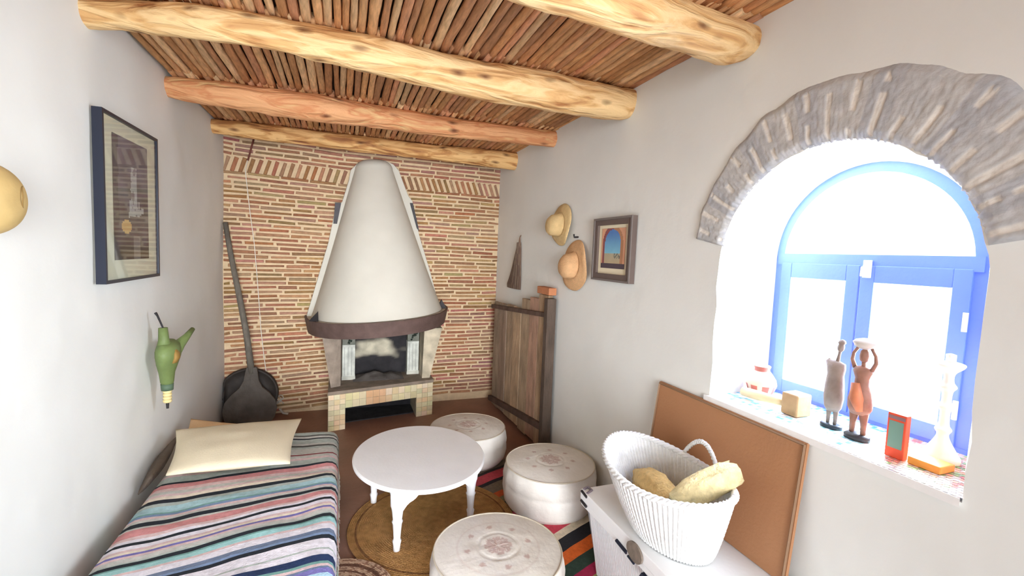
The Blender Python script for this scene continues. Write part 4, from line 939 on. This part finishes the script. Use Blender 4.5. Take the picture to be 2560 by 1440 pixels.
def figure(name, loc, rows, label, extra, dark, headrows, rz=0):
    t = thing(name, loc, label, 'figurine', 'carved wooden figurines'); g = G(); g.rings(rows, 20); 
    for p, r in extra: g.tube(p, r, 12)
    mk('body', g.V, g.F, dark, t, smooth=True)
    g = G(); g.rings(headrows, 18); mk('head', g.V, g.F, dark, t, smooth=True); t.rotation_euler = (0, 0, rz); return t
M_fig1 = mat('grey_brown_carving', srgb(150, 134, 124), .5, .2, 25, .2, 60); M_fig2 = mat('red_brown_carving', srgb(158, 116, 98), .45, .25, 22, .2, 60)
f1 = figure('carved_figurine', (1.635, 1.085, ZSL), [(0, .0, .060, .016, .020), (0, 0, .075, .022, .028), (0, 0, .11, .025, .033), (0, 0, .15, .024, .031), (0, 0, .19, .020, .027), (0, 0, .215, .020, .031), (0, .004, .232, .014, .034), (0, .012, .240, .007, .020)],
    'slender carved wooden figurine with a long thin neck, left of the two on the sill', [([(0, -.012, .012), (0, -.013, .045), (0, -.010, .09)], [.005, .007, .013]), ([(0, .013, .012), (0, .012, .045), (0, .010, .09)], [.005, .007, .013]), ([(0, -.002, .23), (0, -.006, .262), (.002, -.008, .285)], [.007, .0045, .0055]), ([(0, .02, .225), (.0, .026, .243)], [.008, .004])], M_fig1,
    [(0, -.008, .272, .004, .004), (0, -.009, .280, .009, .010), (0, -.010, .291, .010, .011), (0, -.011, .300, .008, .009), (0, -.012, .305, .011, .012), (0, -.013, .312, .009, .010), (0, -.013, .317, .003, .003)])
g = G(); g.rings([(0, 0, .0, .026, .036), (0, 0, .010, .026, .036), (0, 0, .014, .020, .030)], 28); mk('plinth', g.V, g.F, mat('black_plinth', srgb(54, 64, 74), .4), f1, smooth=True)
f2 = figure('carved_figurine', (1.615, .985, ZSL), [(0, 0, .085, .020, .026), (0, .0, .105, .028, .036), (0, 0, .13, .030, .037), (0, 0, .16, .026, .031), (0, 0, .185, .019, .022), (0, 0, .205, .017, .021), (0, 0, .228, .020, .030), (0, 0, .240, .014, .026), (0, 0, .246, .006, .010)],
    'carved wooden woman figurine holding a bowl on her head, right of the slender one', [([(0, -.018, .014), (0, -.017, .055), (0, -.013, .11)], [.007, .009, .018]), ([(0, .018, .014), (0, .017, .055), (0, .013, .11)], [.007, .009, .018]), ([(0, -.026, .235), (0, -.037, .262), (.0, -.034, .285), (0, -.020, .308)], [.007, .006, .005, .005]), ([(0, .026, .235), (0, .037, .262), (.0, .034, .285), (0, .020, .308)], [.007, .006, .005, .005]), ([(0, 0, .24), (0, 0, .262)], [.007, .006])], M_fig2,
    [(0, 0, .257, .005, .005), (0, 0, .265, .012, .012), (0, 0, .280, .014, .014), (0, 0, .295, .011, .012), (0, 0, .302, .006, .006)])
g = G(); g.rings([(0, 0, .0, .030, .038), (0, 0, .012, .030, .038), (0, 0, .020, .020, .028)], 28); mk('plinth', g.V, g.F, mat('dark_plinth', srgb(62, 62, 66), .4), f2, smooth=True)
g = G(); g.rings([(0, 0, .303, .014, .014), (0, 0, .312, .028, .030), (0, 0, .325, .034, .036), (0, 0, .333, .026, .028), (0, 0, .338, .01, .01)], 24); mk('bowl', g.V, g.F, mat('pale_bowl', srgb(206, 196, 186), .5), f2, smooth=True)
g = G(); g.tube([(-.018, -.012, .10), (-.026, -.004, .14), (-.022, .006, .19)], [.012, .020, .012], 14); mk('sarong', g.V, g.F, mat('orange_brown_carving', srgb(196, 120, 84), .5, .2, 20), f2, smooth=True)

ob = thing('orange_box', (1.58, .85, ZSL), 'upright red orange carton with a grey green front panel on the sill', 'box')
g = G(); g.box((-.011, -.025, 0), (.011, .025, .135)); o = mk('carton', g.V, g.F, mat('red_orange_card', srgb(240, 96, 66), .5), ob, bevel=.002)
g = G(); g.box((-.0122, -.019, .030), (-.0111, .019, .112)); mk('front_panel', g.V, g.F, mat('grey_green_panel', srgb(126, 164, 150), .4), ob)
g = G(); g.box((-.0122, -.022, .118), (-.0111, .022, .128)); mk('top_band', g.V, g.F, mat('grey_band', srgb(150, 120, 124), .4), ob)
g = G(); g.box((1.57, .735, ZSL), (1.64, .815, ZSL + .022)); tag(g.obj('orange_packet', mat('orange_card', srgb(255, 176, 84), .5), bevel=.003), 'flat orange packet lying just right of the upright carton', 'packet')
cs_ = thing('candlestick', (1.70, .80, ZSL), 'tall white candlestick at the right end of the sill, bleached by the light', 'candlestick')
prof = [(0, .045), (.012, .046), (.03, .036), (.06, .020), (.08, .014), (.095, .020), (.11, .013), (.15, .012), (.165, .019), (.18, .012), (.21, .013), (.225, .021), (.24, .013), (.265, .014), (.285, .032), (.295, .034), (.30, .02)]
def smooth_profile(p, k=5):
    out = []
    for i in range(len(p) - 1):
        a, b, c, d = p[max(0, i - 1)], p[i], p[i + 1], p[min(len(p) - 1, i + 2)]
        for j in range(k):
            t = j / k; out.append(tuple(.5 * (2 * b[q] + (c[q] - a[q]) * t + (2 * a[q] - 5 * b[q] + 4 * c[q] - d[q]) * t * t + (3 * b[q] - a[q] - 3 * c[q] + d[q]) * t ** 3) for q in (0, 1)))
    return out + [p[-1]]
g = G(); g.rings([(0, 0, z, r, r) for z, r in smooth_profile(prof)], 40); mk('stem', g.V, g.F, mat('ivory_paint', srgb(246, 242, 226), .5), cs_, smooth=True)
g = G(); g.rings([(0, 0, .30, .012, .012), (0, 0, .322, .012, .012), (0, 0, .325, .003, .003)], 20); mk('candle', g.V, g.F, mat('wax', srgb(246, 240, 220), .5), cs_, smooth=True)
